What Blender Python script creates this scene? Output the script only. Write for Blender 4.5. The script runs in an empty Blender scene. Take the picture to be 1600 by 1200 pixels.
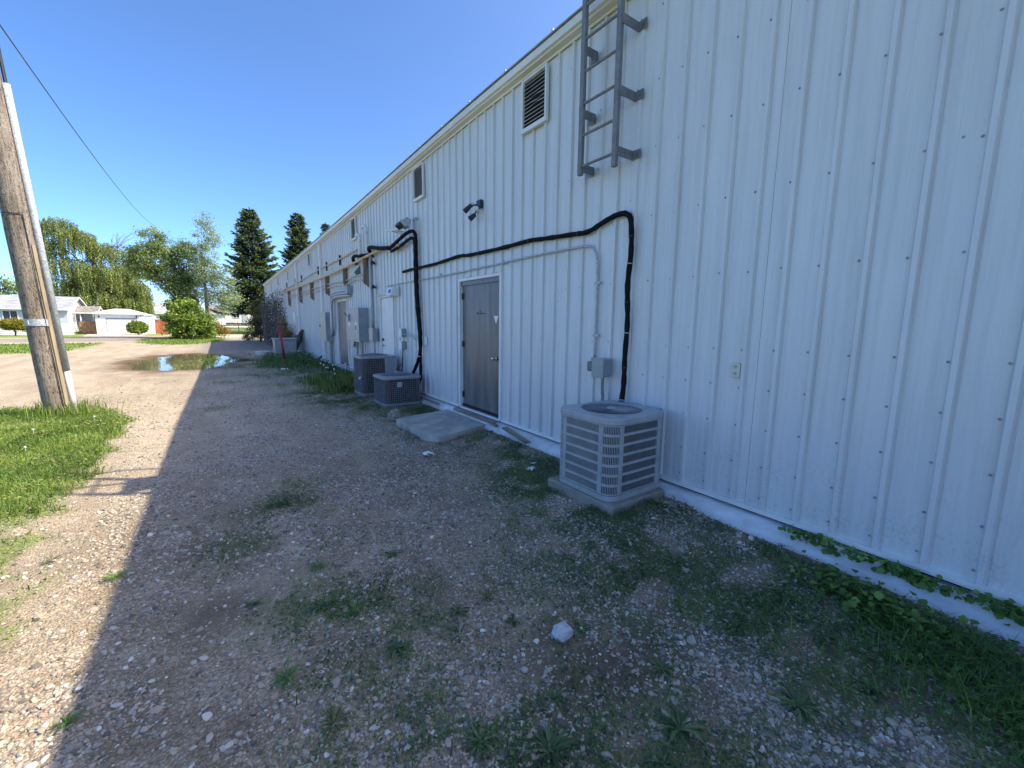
import bpy, math, random
import numpy as np
from mathutils import Vector, Matrix
random.seed(7); rng = np.random.default_rng(7)
S = bpy.context.scene; COL = S.collection
PI = math.pi

# ------------------------------------------------------------------ camera, sky, sun, exposure
cd = bpy.data.cameras.new('camera'); cam = bpy.data.objects.new('camera', cd); COL.objects.link(cam)
cd.sensor_width = 36; cd.lens = 657.53 * 36 / 1600; cd.clip_start = .05; cd.clip_end = 3000
Rm = ((0.82064471, -0.07280908, 0.56678135), (-0.57133549, -0.12339859, 0.81138681), (0.01086369, -0.98968259, -0.14286481))
M4 = Matrix(((Rm[0][0], -Rm[0][1], -Rm[0][2], 0), (Rm[1][0], -Rm[1][1], -Rm[1][2], 0), (Rm[2][0], -Rm[2][1], -Rm[2][2], 1.62), (0, 0, 0, 1)))
cam.matrix_world = M4; S.camera = cam
SUN = Vector((.59, -.34, .73)).normalized()
W = bpy.data.worlds.new('World'); S.world = W; W.use_nodes = True
wn = W.node_tree; wn.nodes.clear()
sky = wn.nodes.new('ShaderNodeTexSky'); sky.sky_type = 'NISHITA'; sky.sun_disc = False
sky.sun_elevation = math.asin(SUN.z); sky.sun_rotation = math.atan2(SUN.x, SUN.y)
sky.altitude = 500; sky.air_density = .45; sky.dust_density = 2.0; sky.ozone_density = 4.5
bg = wn.nodes.new('ShaderNodeBackground'); bg.inputs['Strength'].default_value = .15
wo = wn.nodes.new('ShaderNodeOutputWorld')
hs = wn.nodes.new('ShaderNodeHueSaturation'); hs.inputs['Hue'].default_value = .499; hs.inputs['Saturation'].default_value = 1.12; hs.inputs['Value'].default_value = .95
wn.links.new(sky.outputs[0], hs.inputs['Color']); wn.links.new(hs.outputs[0], bg.inputs[0]); wn.links.new(bg.outputs[0], wo.inputs[0])
sl = bpy.data.lights.new('sun', 'SUN'); sl.energy = 2.5; sl.angle = math.radians(.5); sl.color = (1, .88, .68)
sun = bpy.data.objects.new('sun', sl); COL.objects.link(sun); sun.location = (0, 0, 30)
sun.rotation_euler = SUN.to_track_quat('Z', 'Y').to_euler()
S.view_settings.view_transform = 'Standard'; S.view_settings.look = 'None'
S.view_settings.exposure = 1.78; S.view_settings.gamma = 1; S.view_settings.use_curve_mapping = False

# ------------------------------------------------------------------ materials
def newmat(name):
    m = bpy.data.materials.new(name); m.use_nodes = True
    nt = m.node_tree; b = nt.nodes['Principled BSDF']
    return m, nt, b
def N(nt, t, **k):
    n = nt.nodes.new(t)
    for a, v in k.items(): setattr(n, a, v)
    return n
def rampn(nt, stops, fac=None):
    r = N(nt, 'ShaderNodeValToRGB'); e = r.color_ramp.elements
    while len(e) > 1: e.remove(e[0])
    e[0].position = stops[0][0]; e[0].color = (*stops[0][1], 1)
    for p, c in stops[1:]:
        x = e.new(p); x.color = (*c, 1)
    if fac is not None: nt.links.new(fac, r.inputs[0])
    return r
def mixc(nt, a, b, fac, mode='MIX'):
    m = N(nt, 'ShaderNodeMix', data_type='RGBA', blend_type=mode)
    for s, v in ((m.inputs[6], a), (m.inputs[7], b), (m.inputs[0], fac)):
        if hasattr(v, 'is_linked') or hasattr(v, 'links'): nt.links.new(v, s)
        elif isinstance(v, (int, float)): s.default_value = v
        else: s.default_value = (*v, 1)
    return m.outputs[2]
def noise(nt, co, scale, detail=4, rough=.6, vec=None):
    n = N(nt, 'ShaderNodeTexNoise'); n.inputs['Scale'].default_value = scale
    n.inputs['Detail'].default_value = detail; n.inputs['Roughness'].default_value = rough
    if vec:
        mp = N(nt, 'ShaderNodeMapping'); mp.inputs['Scale'].default_value = vec
        nt.links.new(co, mp.inputs[0]); co = mp.outputs[0]
    nt.links.new(co, n.inputs['Vector']); return n.outputs[0]
def coords(nt): return N(nt, 'ShaderNodeNewGeometry').outputs['Position']
def mat(name, c, rough=.6, metal=0, var=.12, vs=6, bump=.15, bs=60, stretch=(1, 1, 1), c2=None, spec=None):
    m, nt, b = newmat(name); co = coords(nt)
    n = noise(nt, co, vs, 5, .6, stretch)
    lo = c2 if c2 else tuple(x * (1 - 2 * var) for x in c); hi = c if c2 else tuple(min(1, x * (1 + var)) for x in c)
    r = rampn(nt, [(.32, lo), (.68, hi)], n); nt.links.new(r.outputs[0], b.inputs['Base Color'])
    b.inputs['Roughness'].default_value = rough; b.inputs['Metallic'].default_value = metal
    if spec is not None: b.inputs['Specular IOR Level'].default_value = spec
    if bump:
        n2 = noise(nt, co, bs, 4, .6, stretch); bp = N(nt, 'ShaderNodeBump'); bp.inputs['Strength'].default_value = bump
        bp.inputs['Distance'].default_value = .01
        nt.links.new(n2, bp.inputs['Height']); nt.links.new(bp.outputs[0], b.inputs['Normal'])
    return m
def leafmat(name, stops, rough=.55, trans=.35):
    m, nt, b = newmat(name)
    a = N(nt, 'ShaderNodeAttribute', attribute_name='v')
    r = rampn(nt, stops, a.outputs['Fac']); nt.links.new(r.outputs[0], b.inputs['Base Color'])
    b.inputs['Roughness'].default_value = rough; b.inputs['Specular IOR Level'].default_value = .3
    tr = N(nt, 'ShaderNodeBsdfTranslucent'); mx = N(nt, 'ShaderNodeMixShader'); mx.inputs[0].default_value = trans
    tc = mixc(nt, r.outputs[0], (1.3, 1.35, .6), 1.0, 'MULTIPLY'); nt.links.new(tc, tr.inputs[0])
    nt.links.new(b.outputs[0], mx.inputs[1]); nt.links.new(tr.outputs[0], mx.inputs[2])
    nt.links.new(mx.outputs[0], nt.nodes['Material Output'].inputs[0]); return m

M = {}
def polewood():
    m, nt, b = newmat('weathered_pole_wood'); co = coords(nt)
    n1 = noise(nt, co, 26, 6, .7, (1, 1, .07)); base = rampn(nt, [(.30, (.13, .108, .085)), (.45, (.26, .22, .175)), (.70, (.42, .37, .31))], n1).outputs[0]
    pits = noise(nt, co, 34, 5, .75, (1, 1, .45)); pm = rampn(nt, [(.53, (1, 1, 1)), (.60, (.28, .24, .21))], pits).outputs[0]
    patch = rampn(nt, [(.35, (.75, .72, .70)), (.65, (1.12, 1.1, 1.05))], noise(nt, co, 2.5, 4)).outputs[0]
    c = mixc(nt, mixc(nt, base, pm, .85, 'MULTIPLY'), patch, 1, 'MULTIPLY'); nt.links.new(c, b.inputs['Base Color']); b.inputs['Roughness'].default_value = .92
    sm = N(nt, 'ShaderNodeMath', operation='SUBTRACT'); nt.links.new(n1, sm.inputs[0]); nt.links.new(pits, sm.inputs[1])
    bp = N(nt, 'ShaderNodeBump'); bp.inputs['Strength'].default_value = 1; bp.inputs['Distance'].default_value = .03; nt.links.new(sm.outputs[0], bp.inputs['Height']); nt.links.new(bp.outputs[0], b.inputs['Normal']); return m
def siding_mat():
    m, nt, b = newmat('white_steel'); co = coords(nt)
    c = rampn(nt, [(.3, (.61, .62, .62)), (.7, (.67, .68, .675))], noise(nt, co, 1.3, 5, .6, (1, 2.2, .45))).outputs[0]
    streak = rampn(nt, [(.46, (1, 1, 1)), (.70, (.84, .83, .81))], noise(nt, co, 14, 5, .7, (1, 1, .04))).outputs[0]
    c = mixc(nt, c, streak, .8, 'MULTIPLY')
    # splashed mud low on the sheets: fine specks that thin out upwards
    sep = N(nt, 'ShaderNodeSeparateXYZ'); nt.links.new(co, sep.inputs[0])
    mr = N(nt, 'ShaderNodeMapRange'); mr.inputs[1].default_value = .15; mr.inputs[2].default_value = 1.0
    mr.inputs[3].default_value = 1; mr.inputs[4].default_value = 0; nt.links.new(sep.outputs[2], mr.inputs[0])
    sp = rampn(nt, [(.50, (0, 0, 0)), (.62, (1, 1, 1))], noise(nt, co, 45, 4, .75)).outputs[0]
    pt = rampn(nt, [(.42, (0, 0, 0)), (.62, (1, 1, 1))], noise(nt, co, 4.5, 4, .6)).outputs[0]
    a = N(nt, 'ShaderNodeMath', operation='MULTIPLY'); nt.links.new(mr.outputs[0], a.inputs[0]); nt.links.new(sp, a.inputs[1])
    a2 = N(nt, 'ShaderNodeMath', operation='MULTIPLY'); nt.links.new(a.outputs[0], a2.inputs[0]); nt.links.new(pt, a2.inputs[1])
    a3 = N(nt, 'ShaderNodeMath', operation='MULTIPLY'); nt.links.new(a2.outputs[0], a3.inputs[0]); a3.inputs[1].default_value = .6
    c = mixc(nt, c, (.33, .32, .29), a3.outputs[0])
    # sparse dark nicks anywhere
    vo = N(nt, 'ShaderNodeTexVoronoi'); vo.inputs['Scale'].default_value = 3.1; nt.links.new(co, vo.inputs['Vector'])
    nk = rampn(nt, [(.018, (1, 1, 1)), (.03, (0, 0, 0))], vo.outputs[0]).outputs[0]
    c = mixc(nt, c, (.25, .25, .24), nk)
    nt.links.new(c, b.inputs['Base Color'])
    rr = rampn(nt, [(.3, (.30,) * 3), (.7, (.46,) * 3)], noise(nt, co, 5, 4)).outputs[0]
    nt.links.new(rr, b.inputs['Roughness']); b.inputs['Specular IOR Level'].default_value = .5
    bp = N(nt, 'ShaderNodeBump'); bp.inputs['Strength'].default_value = .45; bp.inputs['Distance'].default_value = .012
    nt.links.new(noise(nt, co, 3.2, 3, .5, (1, 2, .6)), bp.inputs['Height']); nt.links.new(bp.outputs[0], b.inputs['Normal'])
    return m
M['siding'] = siding_mat()
M['white'] = mat('white_paint', (.74, .74, .71), .45, var=.05, vs=4, bump=.05)
M['slatm'] = mat('dusty_louvre_paint', (.50, .47, .42), .6, var=.12, vs=9, bump=.1)
M['fascia'] = mat('cream_white_trim', (.72, .70, .64), .45, var=.06, vs=3, bump=.04, stretch=(1, .3, 1))
M['found'] = mat('painted_concrete', (.72, .73, .73), .8, var=.1, vs=9, bump=1.0, bs=16, c2=(.50, .50, .49), stretch=(1, .5, 1))
M['dark'] = mat('dark_gap', (.015, .014, .013), .9, var=.2)
M['concrete'] = mat('concrete', (.27, .25, .215), .9, var=.14, vs=7, bump=.6, bs=70)
M['wood_old'] = mat('weathered_wood', (.30, .25, .19), .85, var=.25, vs=9, bump=.7, bs=30, stretch=(1, .12, 1))
M['board'] = mat('brown_board', (.24, .185, .13), .85, var=.3, vs=8, bump=.3, bs=40, stretch=(1, 1, .2))
M['doorgrey'] = mat('grey_brown_door_paint', (.145, .143, .142), .36, var=.2, vs=3, bump=.12, bs=8, stretch=(1, 2.4, .3))
M['galv'] = mat('galvanised_steel', (.46, .49, .51), .45, .15, var=.2, vs=35, bump=.2, bs=50)
M['ladder'] = mat('grey_ladder_steel', (.19, .195, .195), .55, .1, var=.15, vs=12, bump=.2)
M['steelgrey'] = mat('grey_box_enamel', (.30, .33, .34), .42, .1, var=.06, vs=5, bump=.05)
M['boxlight'] = mat('pale_green_grey_enamel', (.42, .45, .38), .45, .0, var=.08, vs=6, bump=.05)
M['acgrey'] = mat('light_grey_unit_paint', (.36, .375, .38), .36, 0, var=.08, vs=8, bump=.08)
M['acgrey2'] = mat('dull_grey_unit_paint', (.29, .30, .31), .35, .1, var=.12, vs=10, bump=.1)
M['coil'] = mat('dark_coil_fins', (.022, .018, .020), .9, 0, var=.4, vs=30, bump=.5, bs=200, stretch=(3, 3, .4), spec=.08)
M['coil2'] = mat('grey_coil_fins', (.060, .058, .058), .8, 0, var=.35, vs=20, bump=.8, bs=200, stretch=(3, 3, .4))
M['grille'] = mat('grille_wire', (.42, .42, .42), .5, .2, var=.2, vs=20, bump=0)
M['blackrub'] = mat('black_insulation', (.009, .009, .010), .85, 0, var=.3, vs=12, bump=.8, bs=35, spec=.2)
M['blackpl'] = mat('black_plastic', (.02, .02, .022), .4, 0, var=.2, bump=.05)
M['ylw'] = mat('yellow_gas_pipe', (.72, .47, .16), .5, 0, var=.2, vs=5, bump=.15)
M['tanpipe'] = mat('tan_pipe', (.60, .52, .38), .5, 0, var=.15, vs=6, bump=.1)
M['pvc'] = mat('white_pvc', (.72, .72, .70), .35, 0, var=.06, bump=.03)
M['lens'] = mat('frosted_lamp_glass', (.75, .77, .78), .15, 0, var=.05, bump=.05)
M['pole'] = polewood()
M['polestrip'] = mat('light_wood_moulding', (.42, .34, .22), .85, var=.2, vs=10, bump=.6, bs=30, stretch=(1, 1, .1), c2=(.25, .19, .12))
M['red'] = mat('faded_red_paint', (.33, .035, .04), .5, var=.2, vs=9, bump=.1)
M['rock'] = mat('pale_rock', (.52, .53, .54), .85, var=.18, vs=25, bump=.9, bs=60)
M['rock2'] = mat('tan_rock', (.30, .27, .22), .9, var=.25, vs=18, bump=.9, bs=50)
M['paper'] = mat('white_paper', (.8, .8, .8), .7, var=.04, bump=.1)
M['roofm'] = mat('grey_roof_steel', (.40, .39, .36), .5, .3, var=.1, vs=3, bump=.05)
M['shingle'] = mat('grey_shingles', (.36, .37, .38), .9, var=.18, vs=3, bump=.5, bs=12, stretch=(.4, 1, 2))
M['shingle2'] = mat('brown_shingles', (.26, .235, .21), .9, var=.2, vs=4, bump=.5, bs=12)
M['hwall'] = mat('blue_grey_paint_and_eave_shade', (.46, .52, .55), .7, var=.05, vs=3, bump=.1)  # carries the eave shade on the house front; plain paint elsewhere
M['hwhite'] = mat('house_white_siding', (.74, .75, .75), .6, var=.05, vs=2, bump=.1)
M['glass'] = mat('window_glass', (.03, .035, .04), .08, 0, var=.3, vs=1, bump=.02)
M['redfence'] = mat('red_fence_stain', (.42, .115, .045), .8, var=.22, vs=4, bump=.3)
M['brownfence'] = mat('brown_fence_stain', (.27, .155, .09), .8, var=.25, vs=4, bump=.3)
M['bark'] = mat('grey_bark', (.13, .105, .085), .95, var=.35, vs=5, bump=1, bs=20, stretch=(1, 1, .3))
M['bark2'] = mat('brown_bark', (.10, .07, .05), .95, var=.35, vs=5, bump=1, bs=20, stretch=(1, 1, .3))
M['twig'] = mat('bare_twigs', (.20, .18, .17), .9, var=.3, vs=6, bump=.3)
M['asph'] = mat('old_asphalt', (.34, .28, .22), .9, var=.25, vs=.6, bump=.4, bs=40, c2=(.21, .175, .145))
M['pavement'] = mat('pale_street_concrete', (.50, .43, .34), .9, var=.12, vs=1.2, bump=.3, bs=30)
M['screw'] = mat('zinc_screw_head', (.32, .325, .33), .5, .3, var=.2, bump=0)
M['brass'] = mat('worn_knob_metal', (.55, .53, .48), .25, .9, var=.1, bump=0)
M['fabric'] = mat('weathered_tarp', (.16, .135, .12), .9, var=.5, vs=7, bump=1, bs=12, c2=(.05, .045, .045))
M['redink'] = mat('faded_red_marker', (.22, .06, .05), .7, var=.2, bump=0)
G_W = [(0, (.030, .055, .018)), (.5, (.060, .105, .030)), (1, (.12, .17, .05))]
M['grass'] = leafmat('grass_leaf', [(0, (.07, .12, .022)), (.5, (.15, .25, .04)), (.85, (.27, .36, .07)), (1, (.42, .40, .16))])
M['weed'] = leafmat('weed_leaf', [(0, (.045, .09, .04)), (.5, (.10, .17, .07)), (.85, (.17, .24, .10)), (1, (.28, .27, .16))])
M['weed2'] = leafmat('yellowish_weed_leaf', [(0, (.06, .08, .03)), (.6, (.11, .14, .04)), (1, (.19, .20, .06))])
M['vine'] = leafmat('vine_leaf', [(0, (.06, .13, .035)), (.7, (.13, .24, .06)), (1, (.24, .36, .09))])
M['birch'] = leafmat('birch_leaf', [(0, (.07, .10, .03)), (.5, (.17, .215, .055)), (1, (.40, .43, .15))])
M['ash'] = leafmat('ash_leaf', [(0, (.08, .12, .045)), (.5, (.18, .25, .08)), (1, (.42, .50, .22))])
M['poplar'] = leafmat('silver_poplar_leaf', [(0, (.10, .15, .085)), (.5, (.24, .32, .17)), (1, (.48, .55, .36))])
M['shrub'] = leafmat('bright_shrub_leaf', [(0, (.08, .13, .025)), (.5, (.19, .28, .05)), (1, (.38, .45, .10))])
M['ylshrub'] = leafmat('golden_shrub_leaf', [(0, (.12, .12, .02)), (.5, (.28, .24, .03)), (1, (.42, .35, .05))])
M['spruce'] = leafmat('spruce_needles', [(0, (.018, .040, .028)), (.5, (.065, .11, .065)), (1, (.26, .34, .17))], .6, .15)
M['brownhedge'] = leafmat('brown_green_hedge_leaf', [(0, (.06, .05, .025)), (.5, (.13, .11, .045)), (1, (.20, .20, .06))])
M['fluff'] = mat('dandelion_fluff', (.62, .63, .58), .9, var=.05, bump=0)
M['yellow'] = mat('yellow_flower', (.65, .5, .03), .8, var=.05, bump=0)
def stone_mat():
    m, nt, b = newmat('gravel_stone')
    oi = N(nt, 'ShaderNodeObjectInfo')
    r = rampn(nt, [(0, (.07, .062, .055)), (.25, (.14, .125, .11)), (.5, (.22, .20, .175)), (.70, (.29, .265, .235)), (.82, (.25, .18, .14)), (.97, (.34, .32, .30)), (1, (.46, .45, .43))], oi.outputs['Random'])
    n = noise(nt, coords(nt), 180, 3)
    c = mixc(nt, r.outputs[0], rampn(nt, [(.3, (.78,) * 3), (.7, (1.1,) * 3)], n).outputs[0], 1, 'MULTIPLY')
    c = mixc(nt, c, (1.72, 1.69, 1.58), 1, 'MULTIPLY')
    nt.links.new(c, b.inputs['Base Color']); b.inputs['Roughness'].default_value = .85
    return m
M['stone'] = stone_mat()
def ground_mat():
    m, nt, b = newmat('gravel_and_dirt'); co = coords(nt)
    wob = N(nt, 'ShaderNodeVectorMath', operation='ADD')
    nz = N(nt, 'ShaderNodeTexNoise'); nz.inputs['Scale'].default_value = 9; nt.links.new(co, nz.inputs['Vector'])
    sc = N(nt, 'ShaderNodeVectorMath', operation='SCALE'); nt.links.new(nz.outputs[1], sc.inputs[0]); sc.inputs['Scale'].default_value = .03
    nt.links.new(co, wob.inputs[0]); nt.links.new(sc.outputs[0], wob.inputs[1])
    def vor(s):
        v = N(nt, 'ShaderNodeTexVoronoi'); v.inputs['Scale'].default_value = s; nt.links.new(wob.outputs[0], v.inputs['Vector']); return v
    v1, v2 = vor(75), vor(150)
    st = [(0, (.15, .12, .095)), (.3, (.24, .20, .155)), (.6, (.32, .265, .205)), (.85, (.39, .335, .27)), (1, (.52, .48, .42))]
    def cellcol(v):
        s = N(nt, 'ShaderNodeSeparateColor'); nt.links.new(v.outputs['Color'], s.inputs[0])
        return rampn(nt, st, s.outputs[0]).outputs[0]
    fine = mixc(nt, cellcol(v1), cellcol(v2), .5)
    edge = rampn(nt, [(.25, (1, 1, 1)), (.75, (.5, .48, .46))], v1.outputs['Distance']).outputs[0]
    grav = mixc(nt, fine, edge, .55, 'MULTIPLY')
    # broad variation: wheel tracks, fines, dirt
    big = rampn(nt, [(.3, (.86, .84, .82)), (.7, (1.12, 1.1, 1.08))], noise(nt, co, .8, 5, .6, (1, .5, 1))).outputs[0]
    grav = mixc(nt, grav, big, 1, 'MULTIPLY')
    dirtc = rampn(nt, [(.3, (.055, .040, .030)), (.7, (.12, .092, .068))], noise(nt, co, 30, 6, .7)).outputs[0]
    grav = mixc(nt, grav, rampn(nt, [(.42, (.62, .56, .50)), (.60, (1, 1, 1))], noise(nt, co, 3.2, 7, .7)).outputs[0], .75, 'MULTIPLY')
    grav = mixc(nt, grav, (.95, .94, .91), 1, 'MULTIPLY')
    ad = N(nt, 'ShaderNodeAttribute', attribute_name='dirt'); c = mixc(nt, grav, dirtc, ad.outputs['Fac'])
    # packed pale fines in the open drive
    an = N(nt, 'ShaderNodeAttribute', attribute_name='fines')
    finec = rampn(nt, [(.3, (.225, .19, .15)), (.5, (.335, .29, .235)), (.7, (.41, .36, .295))], noise(nt, co, 7, 10, .8)).outputs[0]
    finec = mixc(nt, finec, mixc(nt, fine, edge, .8, 'MULTIPLY'), .45)
    finec = mixc(nt, finec, rampn(nt, [(.38, (.72, .68, .64)), (.55, (1, 1, 1))], noise(nt, co, 1.1, 5, .6, (1.6, .35, 1))).outputs[0], .8, 'MULTIPLY')
    c = mixc(nt, c, finec, an.outputs['Fac'])
    ag = N(nt, 'ShaderNodeAttribute', attribute_name='grass')
    gc = rampn(nt, [(.3, (.05, .075, .022)), (.5, (.11, .155, .035)), (.7, (.19, .22, .06))], noise(nt, co, 6, 8, .75)).outputs[0]
    c = mixc(nt, c, gc, ag.outputs['Fac'])
    aw = N(nt, 'ShaderNodeAttribute', attribute_name='wet')
    c = mixc(nt, c, (.085, .055, .035), aw.outputs['Fac'])
    aa = N(nt, 'ShaderNodeAttribute', attribute_name='worn')
    ac = rampn(nt, [(.3, (.12, .105, .10)), (.7, (.19, .165, .15))], noise(nt, co, 2.5, 6, .7)).outputs[0]
    c = mixc(nt, c, ac, aa.outputs['Fac'])
    c = mixc(nt, c, (1.72, 1.70, 1.58), 1, 'MULTIPLY')
    nt.links.new(c, b.inputs['Base Color'])
    b.inputs['Roughness'].default_value = .92; b.inputs['Specular IOR Level'].default_value = .25
    bp = N(nt, 'ShaderNodeBump'); bp.inputs['Strength'].default_value = .8; bp.inputs['Distance'].default_value = .012; bp.invert = True
    nt.links.new(v1.outputs['Distance'], bp.inputs['Height'])
    bp2 = N(nt, 'ShaderNodeBump'); bp2.inputs['Strength'].default_value = .6; bp2.inputs['Distance'].default_value = .02
    nt.links.new(noise(nt, co, 25, 6, .7), bp2.inputs['Height']); nt.links.new(bp.outputs[0], bp2.inputs['Normal'])
    nt.links.new(bp2.outputs[0], b.inputs['Normal'])
    return m
M['ground'] = ground_mat()
def water_mat():
    m, nt, b = newmat('muddy_water'); b.inputs['Base Color'].default_value = (.16, .13, .085, 1)
    b.inputs['Roughness'].default_value = .02; b.inputs['IOR'].default_value = 1.33; b.inputs['Specular IOR Level'].default_value = .6
    bp = N(nt, 'ShaderNodeBump'); bp.inputs['Strength'].default_value = .03; bp.inputs['Distance'].default_value = .01
    nt.links.new(noise(nt, coords(nt), 5, 3), bp.inputs['Height']); nt.links.new(bp.outputs[0], b.inputs['Normal']); return m
M['water'] = water_mat()

# ------------------------------------------------------------------ mesh helpers
def link(name, me, m, parent=None, origin=(0, 0, 0), smooth=False):
    o = bpy.data.objects.new(name, me); COL.objects.link(o)
    if m is not None: me.materials.append(m)
    if smooth: me.polygons.foreach_set('use_smooth', [True] * len(me.polygons))
    if parent is not None:
        o.parent = parent
        while parent.parent is not None: parent = parent.parent
    else: o.location = origin
    return o
class MB:
    """collects shapes in world coordinates; build() makes them ONE mesh object"""
    def __init__(s): s.v = []; s.f = []
    def add(s, vs, fs):
        k = len(s.v); s.v += [tuple(p) for p in vs]; s.f += [tuple(i + k for i in f) for f in fs]; return s
    def box(s, x0, x1, y0, y1, z0, z1, rz=0, piv=None, bev=0):
        vs = [(x, y, z) for z in (z0, z1) for y in (y0, y1) for x in (x0, x1)]
        fs = [(0, 2, 3, 1), (4, 5, 7, 6), (0, 1, 5, 4), (1, 3, 7, 5), (3, 2, 6, 7), (2, 0, 4, 6)]
        if bev:
            b = bev; vs = []; 
            def ring(z, i): return [(x0 + i + b, y0 + i, z), (x1 - i - b, y0 + i, z), (x1 - i, y0 + i + b, z), (x1 - i, y1 - i - b, z), (x1 - i - b, y1 - i, z), (x0 + i + b, y1 - i, z), (x0 + i, y1 - i - b, z), (x0 + i, y0 + i + b, z)]
            vs = ring(z0, b) + ring(z0 + b, 0) + ring(z1 - b, 0) + ring(z1, b)
            fs = [tuple(range(7, -1, -1)), tuple(range(24, 32))]
            for r in range(3):
                for i in range(8): fs.append((r * 8 + i, r * 8 + (i + 1) % 8, r * 8 + 8 + (i + 1) % 8, r * 8 + 8 + i))
        if rz:
            px, py = piv or ((x0 + x1) / 2, (y0 + y1) / 2); c, sn = math.cos(rz), math.sin(rz)
            vs = [(px + (x - px) * c - (y - py) * sn, py + (x - px) * sn + (y - py) * c, z) for x, y, z in vs]
        return s.add(vs, fs)
    def prism(s, pts, off):
        """polygon (3D points) extruded by vector"""
        n = len(pts); o = Vector(off); vs = [Vector(p) for p in pts] + [Vector(p) + o for p in pts]
        return s.add(vs, [tuple(range(n))[::-1], tuple(range(n, 2 * n))] + [(i, (i + 1) % n, n + (i + 1) % n, n + i) for i in range(n)])
    def tube(s, pts, r, n=8, caps=True, squash=None):
        pts = [Vector(p) for p in pts]; m = len(pts)
        rs = r if isinstance(r, (list, tuple)) else [r] * m
        t0 = (pts[1] - pts[0]).normalized(); up = Vector((0, 0, 1)) if abs(t0.z) < .9 else Vector((1, 0, 0))
        a = t0.cross(up).normalized(); vs = []; fs = []
        for i in range(m):
            t = ((pts[min(i + 1, m - 1)] - pts[i]).normalized() + (pts[i] - pts[max(i - 1, 0)]).normalized())
            t = t.normalized() if t.length > 1e-6 else t0
            a = (a - t * a.dot(t)).normalized(); b = t.cross(a)
            for k in range(n):
                q = 2 * PI * k / n; vs.append(pts[i] + a * (rs[i] * math.cos(q)) + b * (rs[i] * math.sin(q)))
        for i in range(m - 1):
            for k in range(n): fs.append((i * n + k, i * n + (k + 1) % n, (i + 1) * n + (k + 1) % n, (i + 1) * n + k))
        if caps: fs += [tuple(range(n))[::-1], tuple(range((m - 1) * n, m * n))]
        return s.add(vs, fs)
    def cyl(s, p, q, r, n=12): return s.tube([p, q], r, n)
    def ball(s, c, r, n=8, m=6, sc=(1, 1, 1), jit=0, rnd=None):
        vs = []; fs = []
        rnd = rnd or random
        for i in range(m + 1):
            t = PI * i / m
            for k in range(n):
                q = 2 * PI * k / n; j = 1 + (rnd.uniform(-jit, jit) if 0 < i < m else 0)
                vs.append((c[0] + r * j * sc[0] * math.sin(t) * math.cos(q), c[1] + r * j * sc[1] * math.sin(t) * math.sin(q), c[2] + r * j * sc[2] * math.cos(t)))
        for i in range(m):
            for k in range(n): fs.append((i * n + k, (i + 1) * n + k, (i + 1) * n + (k + 1) % n, i * n + (k + 1) % n))
        return s.add(vs, fs)
    def build(s, name, m, parent=None, smooth=False, origin=None):
        if parent is not None:
            r = parent
            while r.parent is not None: r = r.parent
            o = r['_o']
        else:
            if origin is None:
                a = np.array(s.v); origin = ((a[:, 0].min() + a[:, 0].max()) / 2, (a[:, 1].min() + a[:, 1].max()) / 2, a[:, 2].min())
            o = origin
        me = bpy.data.meshes.new(name)
        me.from_pydata([(x - o[0], y - o[1], z - o[2]) for x, y, z in s.v], [], s.f); me.update()
        ob = link(name, me, m, parent, o, smooth)
        if parent is None: ob['_o'] = tuple(float(q) for q in o)
        return ob
def thing(name, label, cat, loc, group=None):
    o = bpy.data.objects.new(name, None); COL.objects.link(o); o.location = loc; o.empty_display_size = .2
    o['_o'] = tuple(float(q) for q in loc); return tag(o, label, cat, group)
def tag(o, label=None, cat=None, group=None, kind=None):
    if label: o['label'] = label
    if cat: o['category'] = cat
    if group: o['group'] = group
    if kind: o['kind'] = kind
    return o
def copy_tree(o, parent=None):
    c = o.copy(); COL.objects.link(c)
    if parent is not None: c.parent = parent
    for ch in list(o.children): copy_tree(ch, c)
    return c
def fastmesh(name, V, F, m, val=None, parent=None, origin=(0, 0, 0), smooth=False):
    """V (n,3) float, F (k,4) or (k,3) int; val per-vertex attribute 'v'"""
    me = bpy.data.meshes.new(name); V = np.asarray(V, np.float32) - np.asarray(origin, np.float32); F = np.asarray(F, np.int32)
    k, c = F.shape
    me.vertices.add(len(V)); me.vertices.foreach_set('co', V.ravel())
    me.loops.add(k * c); me.loops.foreach_set('vertex_index', F.ravel())
    me.polygons.add(k); me.polygons.foreach_set('loop_start', np.arange(0, k * c, c, dtype=np.int32))
    me.polygons.foreach_set('loop_total', np.full(k, c, np.int32))
    if val is not None:
        a = me.attributes.new('v', 'FLOAT', 'POINT'); a.data.foreach_set('value', np.asarray(val, np.float32))
    me.update(calc_edges=True)
    o = link(name, me, m, parent, origin, smooth)
    if parent is None: o['_o'] = tuple(float(q) for q in origin)
    return o
def unit(v): return v / np.maximum(np.linalg.norm(v, axis=1, keepdims=True), 1e-9)
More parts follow.
